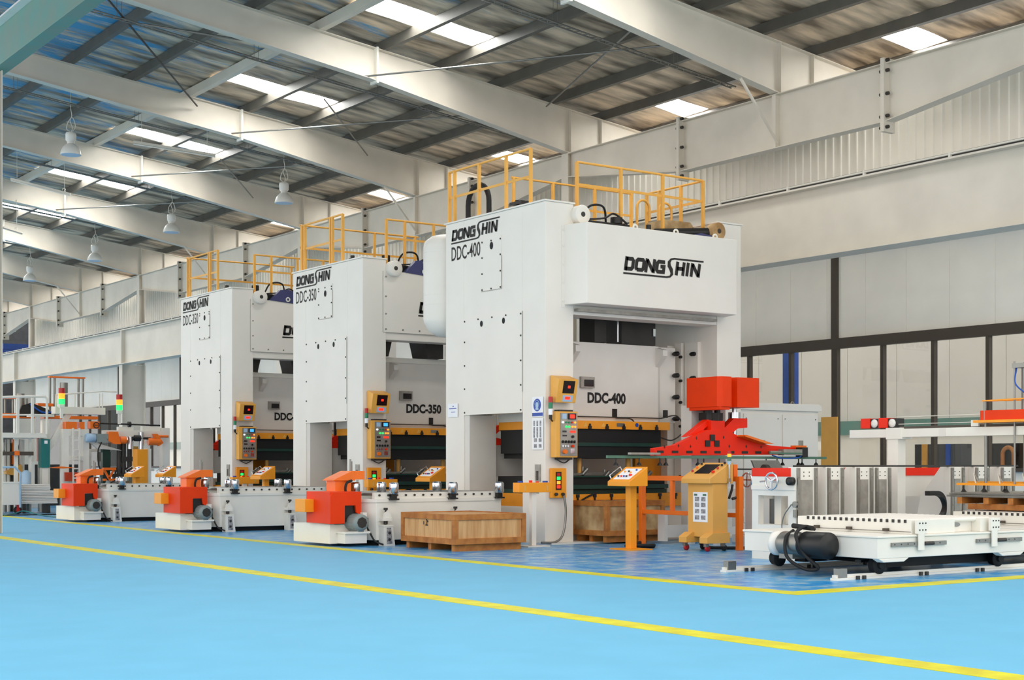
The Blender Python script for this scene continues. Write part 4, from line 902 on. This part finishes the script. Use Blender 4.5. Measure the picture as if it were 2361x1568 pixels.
m = MB(); m.lathe((-.03, .0, .88), [(.05, 0), (.05, .03)], 12, 'x'); m.box(-.03, 0, -.03, .03, .68, .8); m.tube(spline([(-.04, .05, .88), (-.05, .2, .7), (-.05, .24, .5), (-.05, .1, .4)]), .01, 6); m.build('sensor', 'steel', t)
B(0, 5.6, .02, .06, 1.46, 1.49).build('top_rail', 'dark_steel', t)
# gantry
t = root('gantry_loader', 'white gantry loader with red boxes above the destacker', 'gantry', (19.3, 16.24, 0))
for y in (0, -3.75): B(0, .2, y, y+.22, 0, 1.95).build('leg', 'cream_white', t, .006)
m = MB(); m.box(0, .22, -5.0, 1.05, 1.95, 2.09); m.box(-.02, .24, -.1, .24, 1.92, 2.11); m.build('beam', 'cream_white', t, .006)
m = MB(); m.box(-.012, 0, -.97, -.85, 1.95, 2.09); m.build('joint_plate', 'press_grey_white', t)
B(.04, .14, -4.5, .0, 2.09, 2.13).build('rail', 'frame_brown', t)
for y0 in (.6, .22):
    d = B(0, .25, y0, y0+.2, 2.11, 2.28).build('bearing_box', 'bright_red', t, .01)
    m = MB(); m.box(.02, .22, y0-.17, y0, 2.11, 2.27); m.build('pulley_block', 'black', d)
    m = MB(); m.lathe((.0, y0-.09, 2.19), [(.03, 0), (.07, .005), (.07, .03)], 16, 'x'); m.build('pulley_rim', 'lamp_white', d)
for z in (2.17, 2.29): MB().tube([(.08, -4.5, z), (.08, .1, z)], .007, 5).build('drive_belt', 'cable_white', t)
B(.0, .15, -1.6, -1.46, 2.1, 2.2).build('carriage_block', 'cream_white', t)
B(-.12, .45, -3.6, -1.72, 2.19, 2.34).build('carriage_cover', 'red', t, .006)
m = MB(); m.box(-.16, .5, -3.7, -1.62, 2.15, 2.19); m.build('carriage_plate', 'amber', t)
m = MB(); m.bar((-.1, -1.75, 2.49), (-.1, -3.0, 2.51), .05, .02); m.bar((-.1, -1.75, 2.49), (.4, -2.2, 2.5), .04, .02); m.build('carriage_brace', 'amber', t)
for y in (-1.8, -2.55): MB().cyl((-.1, y, 2.19), (-.1, y, 2.5), .022).build('brace_post', 'steel', t)
m = MB(); m.cyl((.1, -2.4, 2.34), (.1, -2.4, 3.0), .07); m.box(-.05, .25, -2.55, -2.25, 2.98, 3.05); [m.cyl((x, y, 1.2), (x, y, 3.08), .014) for x in (-.02, .22) for y in (-2.52, -2.28)]; m.build('lift_cylinder', 'steel', t)
m = MB(); m.cyl((.05, -1.7, 1.2), (.05, -1.7, 2.15), .022); m.build('lift_rod', 'steel', t)
m = MB(); m.tube(spline([(.0, -2.3, 2.98), (-.06, -2.32, 2.75), (-.02, -2.45, 2.6), (.1, -2.7, 2.4)]), .012, 6); m.build('air_hose', 'blue_paint', t)
m = MB(); m.box(0, .06, -3.6, -1.18, 1.17, 1.21); m.box(.5, .56, -3.4, -1.0, 1.19, 1.23); m.box(0.0, .56, -2.6, -2.54, 1.17, 1.2); m.box(0.0, .56, -1.75, -1.69, 1.17, 1.2); fr_ = m.build('suction_frame', 'amber', t)
for i in range(6):
    for x in (.03, .53):
        m = MB(); y = -3.3+i*.4; m.cyl((x, y, 1.1), (x, y, 1.17), .012, 6); m.lathe((x, y, 1.065), [(.05, 0), (.025, .03), (.015, .05)], 12); m.build('suction_cup', 'black', fr_)
for i in range(4): MB().tube(spline([(0, -2.9+i*.45, 1.2), (.15, -2.75+i*.45, 1.36), (.4, -2.65+i*.45, 1.22)]), .01, 5).build('hose', 'cable_white', fr_)
# sheets on timber on the second cart
t = root('sheet_stack', 'stack of thin steel sheets lying on timber at the right edge', 'sheet stack', (19.3, 12.6, 0))
m = MB()
for i in range(7): m.box(-.02*(i % 3), 1.6+.02*(i % 2), 0, 2.65-.015*i, .985+.011*i, .993+.011*i)
m.build('sheets', 'brushed_steel', t)
t = root('timber_pallet', 'brown timber pallet under the steel sheets', 'pallet', (19.3, 12.6, 0))
m = MB(); [m.box(0, 1.6, y, y+.1, .88, .98) for y in (.1, .5, .95, 1.4, 1.85, 2.35)]; m.box(.08, .2, .1, 2.3, .79, .88); m.box(1.4, 1.5, .1, 2.3, .79, .88); m.build('boards', 'crate_batten', t)
def cart(loc, LX, LY, lb, motor):
    t = root('roller_cart', lb, 'cart', loc, 'roller carts')
    m = MB(); m.box(0, LX, 0, LY, .27, .54); m.box(-.02, LX+.02, -.02, LY+.02, .54, .57)
    for x in (.02, LX-.65): m.prism([(x, .27), (x+.1, .22), (x+.5, .22), (x+.6, .27)], 'y', 0, .12)
    m.build('chassis', 'cream_white', t, .008)
    for y in (.28, LY-.35):
        for x in (.3, LX-.35):
            wl = MB(); wl.lathe((x, y-.06, .17), [(.03, 0), (.12, 0), (.12, .02), (.1, .03), (.1, .12), (.03, .12)], 20, 'y'); wl.cyl((x, y-.1, .17), (x, y-.06, .17), .05, 12); wl.build('wheel', 'rubber', t)
    d = MB(); x0 = .72; d.box(x0, x0+.9, .05, LY-.35, .57, .76); d.box(x0+.9, x0+1.45, .2, LY-.35, .57, .74); d.box(x0+1.45, x0+1.75, .05, LY-.35, .57, .76); d = d.build('roller_deck', 'cream_white', t, .006)
    n = 18
    for i in range(n):
        y = .15+i*(LY-.6)/n
        rb = MB().cyl((x0+.005, y, .742), (x0+1.745, y, .742), .032, 10).build('deck_roller', 'lamp_white', d)
        B(x0-.006, x0, y-.022, y+.022, .72, .762).build('roller_slot', 'dark_steel', rb)
    m = MB(); m.prism([(x0+1.12+.08*math.cos(i*math.pi/8), .67+.03*math.sin(i*math.pi/8)) for i in range(16)], 'y', .192, .2); m.build('hand_hole', 'steel', d)
    m = MB(); m.box(x0-.012, x0-.002, .05, LY-.4, .6, .606)
    for y in (.45, 1.1, 1.7): m.box(x0-.05, x0, y-.03, y+.05, .6, .64)
    m.build('deck_clamp', 'frame_brown', d)
    for x, xa_, xb_ in ((.75, .25, 1.35), (2.3, 2.0, LX-.15)):
        s_ = MB(); s_.box(xa_, xb_, -.03, -.001, .42, .475); s_ = s_.build('slide_bar', 'steel', t)
        m = MB(); [m.cyl((xa_+.05+i*.13, -.032, .45), (xa_+.05+i*.13, -.028, .45), .01, 6) for i in range(int((xb_-xa_)/.13))]; m.cyl((x+.12, -.05, .45), (x+.3, -.05, .45), .025, 8); m.build('bolt', 'dark_steel', s_)
        m = MB(); m.box(x, x+.12, -.05, -.03, .36, .6); m.box(x-.02, x+.17, -.05, 0.0, .58, .76); ar = m.build('stop_arm', 'cream_white', t, .004)
        m = MB(); [m.cyl((x+u, -.055, z), (x+u, -.05, z), .012, 6) for u in (.02, .08, .14) for z in (.63, .72)]; m.build('stop_arm_bolt', 'black', ar)
    if motor:
        mm = MB(); mm.lathe((-.22, .62, .42), [(.02, 0), (.175, .0), (.18, .02), (.18, .42), (.16, .44), (.16, .47)], 28, 'y')
        mm = mm.build('motor', 'black', t)
        m = MB(); m.lathe((-.22, 1.09, .42), [(.14, 0), (.15, .05), (.17, .1), (.17, .35), (.12, .42)], 24, 'y'); m.box(-.32, 0, 1.2, 1.45, .22, .32); m.build('gearbox', 'steel', t)
        MB().lathe((-.22, 1.5, .42), [(.12, 0), (.17, .02), (.17, .1), (.08, .16)], 24, 'y').build('motor_cap', 'lamp_white', t)
        m = MB(); m.tube(spline([(-.2, 1.3, .6), (-.4, 1.25, .5), (-.42, 1.2, .25), (-.3, 1.0, .1), (-.25, .8, .12), (-.35, .95, .3), (-.38, 1.08, .55), (-.2, 1.1, .66), (0, 1.1, .62)]), .025, 8); m.cyl((-.15, 1.0, .64), (-.1, 1.4, .66), .035, 10); m.build('motor_cable', 'rubber', t)
    m = MB(); m.tube([(.4, LY/2, .2), (LX-.4, LY/2, .2)], .03, 8); m.bar((.3, .6, .2), (1.6, 1.3, .2), .08, .04); m.build('drive_axle', 'dark_steel', t)
    m = MB(); m.box(.5, LX-.4, .35, .55, .12, .27); m.box(.5, LX-.4, LY-.7, LY-.5, .12, .27); m.box(.9, LX-.8, .55, LY-.7, .14, .26); m.build('shade_and_grease_block', 'pit_black', t)  # black blocks stand in for shade and grease under the cart
    return t
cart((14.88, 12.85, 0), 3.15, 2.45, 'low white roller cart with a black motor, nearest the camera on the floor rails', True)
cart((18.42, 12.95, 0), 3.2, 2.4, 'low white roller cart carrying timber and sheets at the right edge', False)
for y, xa_, lb in ((13.12, 14.35, 'near white floor rail under the roller carts'), (15.02, 14.2, 'far white floor rail under the roller carts')):
    t = root('floor_rail', lb, 'rail', (xa_, y, 0), 'floor rails')
    m = MB(); m.box(0, 9, -.06, .06, .0, .03); m.box(.0, 9, -.03, .03, .03, .07); m.build('rail', 'cream_white', t)
    B(.05, .2, -.05, .05, .03, .15).build('end_stop', 'steel', t)
    m = MB()
    for x in (.35, 1.6, 2.8, 4.0): m.box(x, x+.05, -.09, -.06, 0, .05); m.box(x+.12, x+.17, -.09, -.06, 0, .05)
    m.build('rail_clip', 'dark_steel', t)
# drag chain & dark hopper behind gantry
t = root('cable_chain', 'black curved cable chain between the destacker towers', 'cable chain', (19.85, 15.9, 0))
m = MB(); pth = [(-.22, 0, 1.02)]+arc((0, 0, .8), .22, 90, -60, 14); m.ring([[(p[0], p[1]-.05, p[2]-.035), (p[0], p[1]+.05, p[2]-.035), (p[0], p[1]+.05, p[2]+.04), (p[0], p[1]-.05, p[2]+.04)] for p in pth], sm=False); m.build('chain', 'black', t)
t = root('tool_bin', 'pale bin box with black contents behind the gantry leg', 'bin', (20.9, 18.6, 0))
m = MB(); m.box(0, .9, 0, .6, .0, 1.25); m.box(-.2, 1.4, -.1, .0, .9, 1.08); m.build('box', 'press_grey_white', t)
B(0.0, .85, .05, .55, 1.25, 1.42).build('contents', 'black', t); B(.62, .9, -.02, .05, 1.25, 1.42).build('red_tag', 'red', t)
t = root('low_machine', 'white low machine frame with an orange base behind the gantry', 'frame', (20.6, 17.6, 0)); m = MB(); m.box(-.3, 1.6, 0, .2, .6, .98); m.box(0, .1, 0, .2, 0, .98); m.build('frame', 'cream_white', t)
B(-.2, 1.3, -.02, .15, .42, .52).build('base', 'orange', t)
# machines behind the glass
t = root('arch_machine', 'dark machine with a yellow arch behind the window glass', 'machine', (29.5, 21.3, 0)); B(0, .4, -.4, .7, 0, 2.0).build('body', 'black', t)
m = MB(); m.tube([(-.05, .05, .9)]+arc((-.05, .2, 1.75), .15, 180, 0, 10, 'yz')+[(-.05, .35, .9)], .05, 8); m.build('arch', 'crate_batten', t)
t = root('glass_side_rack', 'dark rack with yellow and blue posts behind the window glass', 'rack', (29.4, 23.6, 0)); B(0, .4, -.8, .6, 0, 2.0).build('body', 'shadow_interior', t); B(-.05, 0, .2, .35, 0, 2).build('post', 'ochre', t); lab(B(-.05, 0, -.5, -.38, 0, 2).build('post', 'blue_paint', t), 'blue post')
# ================================================================= LEFT CLUSTER
def box_thing(name, lb, cat, mt, *b):
    return tag(B(*b).build(name, mt), lb, cat)
Y = 46.0
t = root('service_platform', 'raised white service platform with railing at the left edge', 'platform', (0, Y, 0))
m = MB(); m.box(10.5, 14.65, 0, 1.6, 2.33, 2.48); m.build('deck', 'cream_white', t)
m = MB(); m.tube([(10.5, 0, 3.42), (14.2, 0, 3.62), (14.6, 0, 3.62), (14.65, 0, 3.55), (14.65, 0, 2.45)], .04, 8); m.tube([(10.5, 0, 2.98), (14.65, 0, 3.05)], .03, 6)
for x in (13.2, 13.75, 14.2): m.box(x-.04, x+.04, -.03, .03, 2.45, 3.58)
m.build('railing', 'cream_white', t)
for x in (12.9, 13.3, 13.75, 14.2, 14.55): B(x, x+.1 if x < 14 else x+.06, .3, .42, 0, 2.33).build('leg', 'cream_white', t)
m = MB(); m.box(12.5, 14.3, .2, .3, 1.78, 1.9); m.build('crossbar', 'frame_brown', t)
B(13.7, 13.85, .15, .2, 1.78, 1.92).build('clamp', 'orange', t)
t = root('cylinder_press_unit', 'row of orange-topped hydraulic cylinders above the service platform', 'machine', (0, 48.0, 0))
m = MB(); m.box(12, 14.9, 0, .5, 3.0, 3.15); m.box(13.5, 14.3, 0, .4, 3.62, 3.7); m.box(15.4, 16.6, .1, .3, 4.35, 4.4); m.box(15.0, 15.5, 0, .3, 3.4, 3.5); m.box(15.2, 17.0, 0, .4, 3.0, 3.1); m.build('orange_plate', 'orange', t)
m = MB()
for x in (13.5, 13.75, 14.0, 14.25, 14.7, 15.45, 15.6, 16.4, 16.55): m.cyl((x, .2, 3.05), (x, .2, 3.65 if x < 15 else 4.4), .04, 8)
m.cyl((15.9, .2, 3.1), (15.9, .2, 4.2), .14); m.cyl((14.5, .2, 3.1), (14.5, .2, 3.8), .12); m.build('cylinder', 'steel', t)
m = MB(); m.prism([(14.3, 3.05), (14.45, 3.4), (14.75, 3.5), (15.3, 3.3), (15.5, 3.05)], 'y', -.1, 0); m.build('valve_block', 'black', t)
m = MB(); m.tube(spline([(14.7, -.15, 3.45), (15.1, -.15, 3.2), (15.5, -.15, 3.25), (15.8, -.15, 3.5)]), .03, 6); m.build('hose', 'blue_paint', t)
t = root('loading_machine', 'tall white loader frame with a ladder at the left', 'machine', (0, Y, 0))
m = MB(); m.box(15.15, 15.35, 0, .3, 0, 2.6); m.box(15.8, 16.0, 0, .3, 0, 2.6); m.box(15.15, 16.0, 0, .3, 2.4, 2.62); m.box(15.15, 16.0, 0, .3, 1.62, 1.76); m.box(15.15, 16.0, 0, .3, .8, .95)
m.box(14.98, 16.6, .2, .6, 3.1, 3.33); m.box(14.2, 14.95, .2, .6, 3.0, 3.08); m.prism([(15.35, 3.1), (15.55, 3.1), (14.85, 1.9), (14.65, 1.9)], 'y', .3, .4)
m.box(14.6, 14.85, .3, .5, 0, 2.9); m.build('frame', 'cream_white', t, .006)
m = MB(); [m.box(x, x+.05, -.12, -.07, .9, 2.65) for x in (15.42, 15.62)]; [m.box(15.42, 15.67, -.12, -.08, z, z+.04) for z in (1.05, 1.35, 1.65, 1.95, 2.25, 2.55)]; m.build('ladder', 'cream_white', t)
m = MB(); m.tube([(15.0, .2, 3.33), (15.0, .2, 3.7), (15.2, .2, 3.72), (16.5, .2, 3.85), (17.0, .3, 3.85)], .025, 6); [m.tube([(x, .2, 3.33), (x, .2, 3.78)], .02, 6) for x in (15.6, 16.4, 16.5)]; m.build('railing', 'cream_white', t)
m = MB(); m.box(15.25, 15.6, .0, .3, 2.62, 2.85); m.box(15.7, 15.85, 0, .3, 2.62, 2.85); m.box(16.0, 16.3, -.1, .2, 2.64, 2.87); m.build('motor_cover', 'orange', t)
m = MB(); m.tube(arc((16.18, -.15, 2.75), .09, 0, 360, 16), .015, 6); m.bar((16.1, -.15, 2.75), (16.26, -.15, 2.75), .015, .015); m.build('handwheel', 'black', t)
m = MB(); m.box(15.2, 15.7, -.1, .2, .98, 1.25); m.build('lower_cover', 'red_brown', t)
t = root('transfer_bridge', 'white bridge with motors and orange housings left of the farthest press', 'machine', (0, Y, 0))
m = MB(); m.box(16.5, 18.6, .0, .3, 2.38, 2.6); m.box(18.45, 18.7, 0, .3, 0, 2.7); m.box(17.0, 17.5, .1, .3, 2.6, 2.72); m.box(17.8, 18.4, .1, .3, 2.6, 2.75); m.prism([(15.95, 2.3), (16.4, 2.15), (17.1, 1.95), (16.3, 2.0)], 'y', .05, .2); m.box(16.1, 16.25, .5, .65, .9, 2.0); m.box(16.7, 16.85, .5, .65, .9, 2.0); m.box(15.95, 16.9, .5, .6, 1.9, 2.0); m.box(16.0, 18.4, .6, .7, 1.28, 1.36); m.build('frame', 'cream_white', t, .006)
m = MB(); m.lathe((15.85, -.1, 2.35), [(.12, 0), (.14, .02), (.14, .3), (.08, .32)], 20, 'x'); m.build('motor', 'pale_blue', t)
m = MB(); m.box(16.17, 16.6, -.2, .0, 2.2, 2.48); m.cyl((16.5, -.1, 2.34), (16.75, -.1, 2.34), .12); m.build('coupling', 'motor_grey', t)
m = MB(); m.prism([(16.55, 2.55), (16.85, 2.55), (16.95, 2.15), (16.75, 2.15), (16.55, 2.25)], 'y', -.25, -.05); m.lathe((16.95, -.15, 2.28), [(.12, 0), (.12, .2)], 16, 'x'); m.build('belt_housing', 'orange', t)
m = MB(); m.prism([(18.05, 2.5), (18.2, 2.5), (18.4, 2.2), (18.25, 2.1)], 'y', -.2, -.05); m.lathe((17.9, -.12, 2.24), [(.12, 0), (.12, .4)], 16, 'x'); m.cyl((18.25, -.1, 2.42), (18.6, -.1, 2.42), .04); m.build('belt_housing', 'orange', t)
m = MB(); m.tube([(16.3, .1, 2.82), (18.4, .1, 2.78)], .03, 6); m.cyl((17.3, .1, 2.8), (17.4, .1, 2.8), .09); m.cyl((17.45, -.1, 2.35), (17.65, -.1, 2.35), .1); m.tube([(17.4, -.1, 2.35), (18.0, -.1, 2.35)], .04, 8); m.build('drive_shaft', 'black', t)
m = MB(); m.box(17.1, 17.7, .1, .5, 1.6, 1.75); m.box(16.8, 17.5, .1, .5, 1.1, 1.2); [m.cyl((x, .2, 1.2), (x, .2, 2.3), .08, 10) for x in (17.05, 17.2, 17.4)]; m.box(16.7, 17.7, .2, .6, 1.3, 1.4); m.build('gripper_head', 'dark_steel', t)
m = MB(); m.cyl((17.35, 0, 2.0), (17.35, 0, 2.4), .1); m.cyl((17.7, -.05, 1.95), (17.7, -.05, 2.55), .09); m.build('cylinder', 'chrome', t)
B(16.55, 16.8, .3, .5, .9, 2.0).build('hydraulic_unit', 'dark_green', t)
t = root('orange_pillar', 'orange square pillar with a white edge left of the farthest press', 'pillar', (17.35, 44.8, 0)); B(-.3, .05, -.2, .2, 0, 1.98).build('pillar', 'amber', t, .006); B(.05, .18, -.15, .15, 0, 2.0).build('edge_plate', 'cream_white', t)
tag(B(17.75, 18.1, 46.8, 46.9, 0, 2.1).build('side_panel', 'ochre'), 'ochre panel standing inside the transfer bridge', 'panel')
t = root('orange_stand', 'small orange V-shaped stand among the tooling left of the farthest press', 'stand', (16.5, 45.6, 0))
m = MB(); m.box(-.2, .2, -.1, .1, 1.32, 1.4); m.bar((-.15, 0, 1.32), (0, 0, 1.05), .06, .06); m.bar((.15, 0, 1.32), (0, 0, 1.05), .06, .06); m.box(-.18, .25, -.1, .1, .98, 1.05); m.build('top', 'orange', t); B(-.04, .04, -.04, .04, 0, 1.0).build('post', 'steel', t)
t = root('tooling_table', 'low steel tooling table crowded with grey fittings left of the farthest press', 'table', (16.0, 47.4, 0))
B(0, 2.3, 0, .8, .85, .95).build('table_top', 'steel', t)
for x in (.05, 2.15): B(x, x+.1, .05, .7, 0, .85).build('leg', 'steel_white', t)
for i in range(9):
    x = .12+.25*i; m = MB(); m.box(x, x+.14, .1, .3, .95, 1.05+.07*(i % 3)); m.cyl((x+.07, .2, 1.05), (x+.07, .2, 1.3+.1*(i % 4)), .035, 8); m.bar((x+.07, .2, 1.25), (x+.2, .15, 1.35), .03, .03); m.build('fitting', ['steel', 'dark_steel', 'cream_white', 'motor_grey'][i % 4], t)
t = root('loader_pump', 'grey vertical pump with hoses at the foot of the loader frame', 'pump', (16.35, 45.3, 0)); MB().lathe((0, 0, 0), [(.12, 0), (.12, .5), (.08, .55), (.08, .9), (.04, 1.0)], 16).build('body', 'motor_grey', t)
m = MB(); m.tube(spline([(0, -.05, 1.0), (-.3, -.1, 1.4), (-.35, -.1, 1.9), (-.2, 0, 2.2)]), .022, 6); m.tube(spline([(.05, -.05, .9), (.3, -.1, 1.1), (.45, -.1, 1.6)]), .018, 6); m.build('hose', 'rubber', t)
def signal(loc, lb):
    t = root('signal_light', lb, 'signal light', loc, 'signal lights')
    B(-.08, .08, -.06, .06, -.12, 0).build('base', 'cream_white', t)
    for z, mt in ((0, 'led_green'), (.17, 'led_amber'), (.34, 'lamp_red')): MB().cyl((0, 0, z), (0, 0, z+.16), .1, 14).build('lens', mt, t)
    B(-.04, .04, -.04, .04, -.45, -.12).build('stem', 'cream_white', t)
signal((15.08, 45.9, 3.4), 'glowing red amber green signal light over the loader frame, further left')
signal((16.95, 45.9, 3.25), 'red amber green signal light nearer the farthest press')
t = root('teal_cabinet', 'upright teal hydraulic cabinet under the platform', 'cabinet', (14.5, 46.1, 0)); B(0, .28, 0, .3, 1.4, 2.3).build('body', 'teal_paint', t, .006); B(.1, .2, -.01, 0, 2.15, 2.25).build('label_plate', 'paper', t); B(.05, .24, .05, .25, 0, 1.4).build('stand', 'cream_white', t)
t = root('air_tank', 'pale upright air tank beside the stacked panels', 'tank', (14.05, 46.15, 0)); MB().lathe((0, 0, .3), [(.05, 0), (.14, .05), (.14, .95), (.05, 1.02)], 20).build('vessel', 'pale_blue', t); MB().cyl((0, 0, 0), (0, 0, .32), .1).build('skirt', 'motor_grey', t)
t = root('orange_bar', 'thin orange bar between the teal cabinet and the loader frame', 'bar', (0, 45.5, 0)); m = MB(); m.prism([(14.55, 1.4), (14.95, 1.44), (15.4, 1.4), (15.0, 1.37)], 'y', 0, .1); m.build('bar', 'orange', t); B(14.93, 15.0, .02, .08, 0, 1.38).build('support', 'cream_white', t)
t = root('yellow_desk', 'pale yellow small desk behind the white trolley', 'control desk', (0, 47.0, 0)); m = MB(); m.prism([(13.7, 1.2), (13.7, 1.28), (14.15, 1.5), (14.2, 1.3), (14.0, 1.15)], 'y', 0, .4); m.build('desk_top', 'yellow', t); B(14.05, 14.2, .1, .3, 0, 1.2).build('post', 'ochre', t)
# rows of machine uprights and rods under the platform
for i, (x, mt, z0, z1, lb) in enumerate(((12.95, 'orange', 1.3, 2.3, 'orange upright at the far left edge under the platform'), (13.5, 'red_brown', 1.5, 2.3, 'brown red upright under the platform, second from the left edge'), (13.95, 'orange', 1.5, 2.3, 'orange upright under the middle of the platform'), (14.75, 'red_brown', 1.6, 2.4, 'red brown upright beside the teal cabinet'))):
    t = root('machine_upright', lb, 'upright', (x, 47.2, 0)); B(0, .14, 0, .14, z0, z1).build('cover', mt, t); B(.02, .1, .02, .1, 0, z0).build('post', 'steel', t); m = MB(); m.cyl((.25, .1, .6), (.25, .1, 2.3), .03, 8); m.cyl((.35, .1, 0), (.35, .1, 2.3), .05, 8); m.build('rod', 'cream_white', t)
t = root('pump_unit', 'dark green pump unit on a beam under the platform', 'pump', (13.75, 47.5, 1.9)); MB().lathe((0, 0, .15), [(.1, 0), (.16, .03), (.16, .4), (.1, .45)], 20, 'x').build('motor', 'dark_green', t); B(-.1, .6, -.2, .2, -.1, 0).build('mount', 'frame_brown', t); B(0, .5, -.1, .1, -1.9, -.1).build('pedestal', 'steel', t)
t = root('machine_bed', 'long pale machine bed behind the trolley and panels', 'machine', (0, 50.6, 0)); m = MB(); m.box(12.3, 16.0, 0, 1.2, .55, .75); m.box(12.5, 15.9, .2, 1.0, 0, .55); m.build('bed', 'press_grey_white', t)
m = MB(); m.box(12.5, 18.3, 3.0, 3.1, 0, 1.5); m.build('back_panel', 'dark_steel', t)
m = MB(); [m.box(12.7+.42*i, 12.82+.42*i, .2, .35, .75, 1.6) for i in range(8)]; m.build('tooling_post', 'cream_white', t)
# trolley
t = root('tool_trolley', 'white panelled trolley with a push handle at the left edge', 'trolley', (11.29, 44.9, 0), None)
m = MB(); m.box(0, 2.2, 0, .03, .3, .95); m.box(0, 2.2, 0, .8, .28, .32); m.box(2.17, 2.2, 0, .8, .3, .95); m.box(0, 2.2, -.02, .03, .93, .98); m.build('panel', 'press_white', t, .004)
m = MB(); m.tube([(2.2, 0, .2), (2.2, 0, 1.25), (2.05, 0, 1.42), (1.0, 0, 1.42)], .035, 8); m.build('handle', 'pale_blue', t)
for x in (1.9 - 1.35, 1.55, 2.15):
    m = MB(); m.lathe((x, .05, .12), [(.03, 0), (.12, .005), (.12, .055), (.03, .06)], 18, 'y'); wh = m.build('castor_wheel', 'rubber', t)
    m = MB(); m.box(x-.04, x+.04, .04, .12, .15, .28); m.cyl((x, .04, .12), (x, .05, .12), .06); m.build('castor_fork', 'lamp_red', wh)
# stack of white panels
grp = 'white panels in the stack'
for i in range(12):
    x0 = 13.56+(.1 if i < 8 else 0); dz = .05
    o = B(x0, x0+1.1-(.12 if i > 7 else 0), 45.3+.02*(i % 3), 45.95, .3+i*dz, .3+i*dz+.042).build('panel_board', 'press_white')
    tag(o, 'long white board in the stack by the trolley, %s from the bottom' % ordn[i], 'board', grp)
t = root('board_rest', 'dark trestle rest under the stack of white boards', 'rest', (13.6, 45.35, 0))
for x in (.1, .85): B(x, x+.1, 0, .5, 0, .3).build('trestle_leg', 'dark_steel', t)
tag(MB().tube(spline([(12.6, 43.4, .02), (13.2, 44.5, .03), (13.5, 44.6, .1), (13.6, 43.5, .02), (13.4, 42.0, .02), (13.4, 41.2, .02), (13.3, 40.2, .02)]), .02, 6).build('floor_cable', 'teal_paint'), 'thin blue-green cable lying on the floor beside the trolley', 'cable')
tag(B(11.5, 14.4, 43.6, 43.75, 0, .03).build('floor_channel', 'black'), 'black narrow channel strip on the floor near the trolley', 'strip')
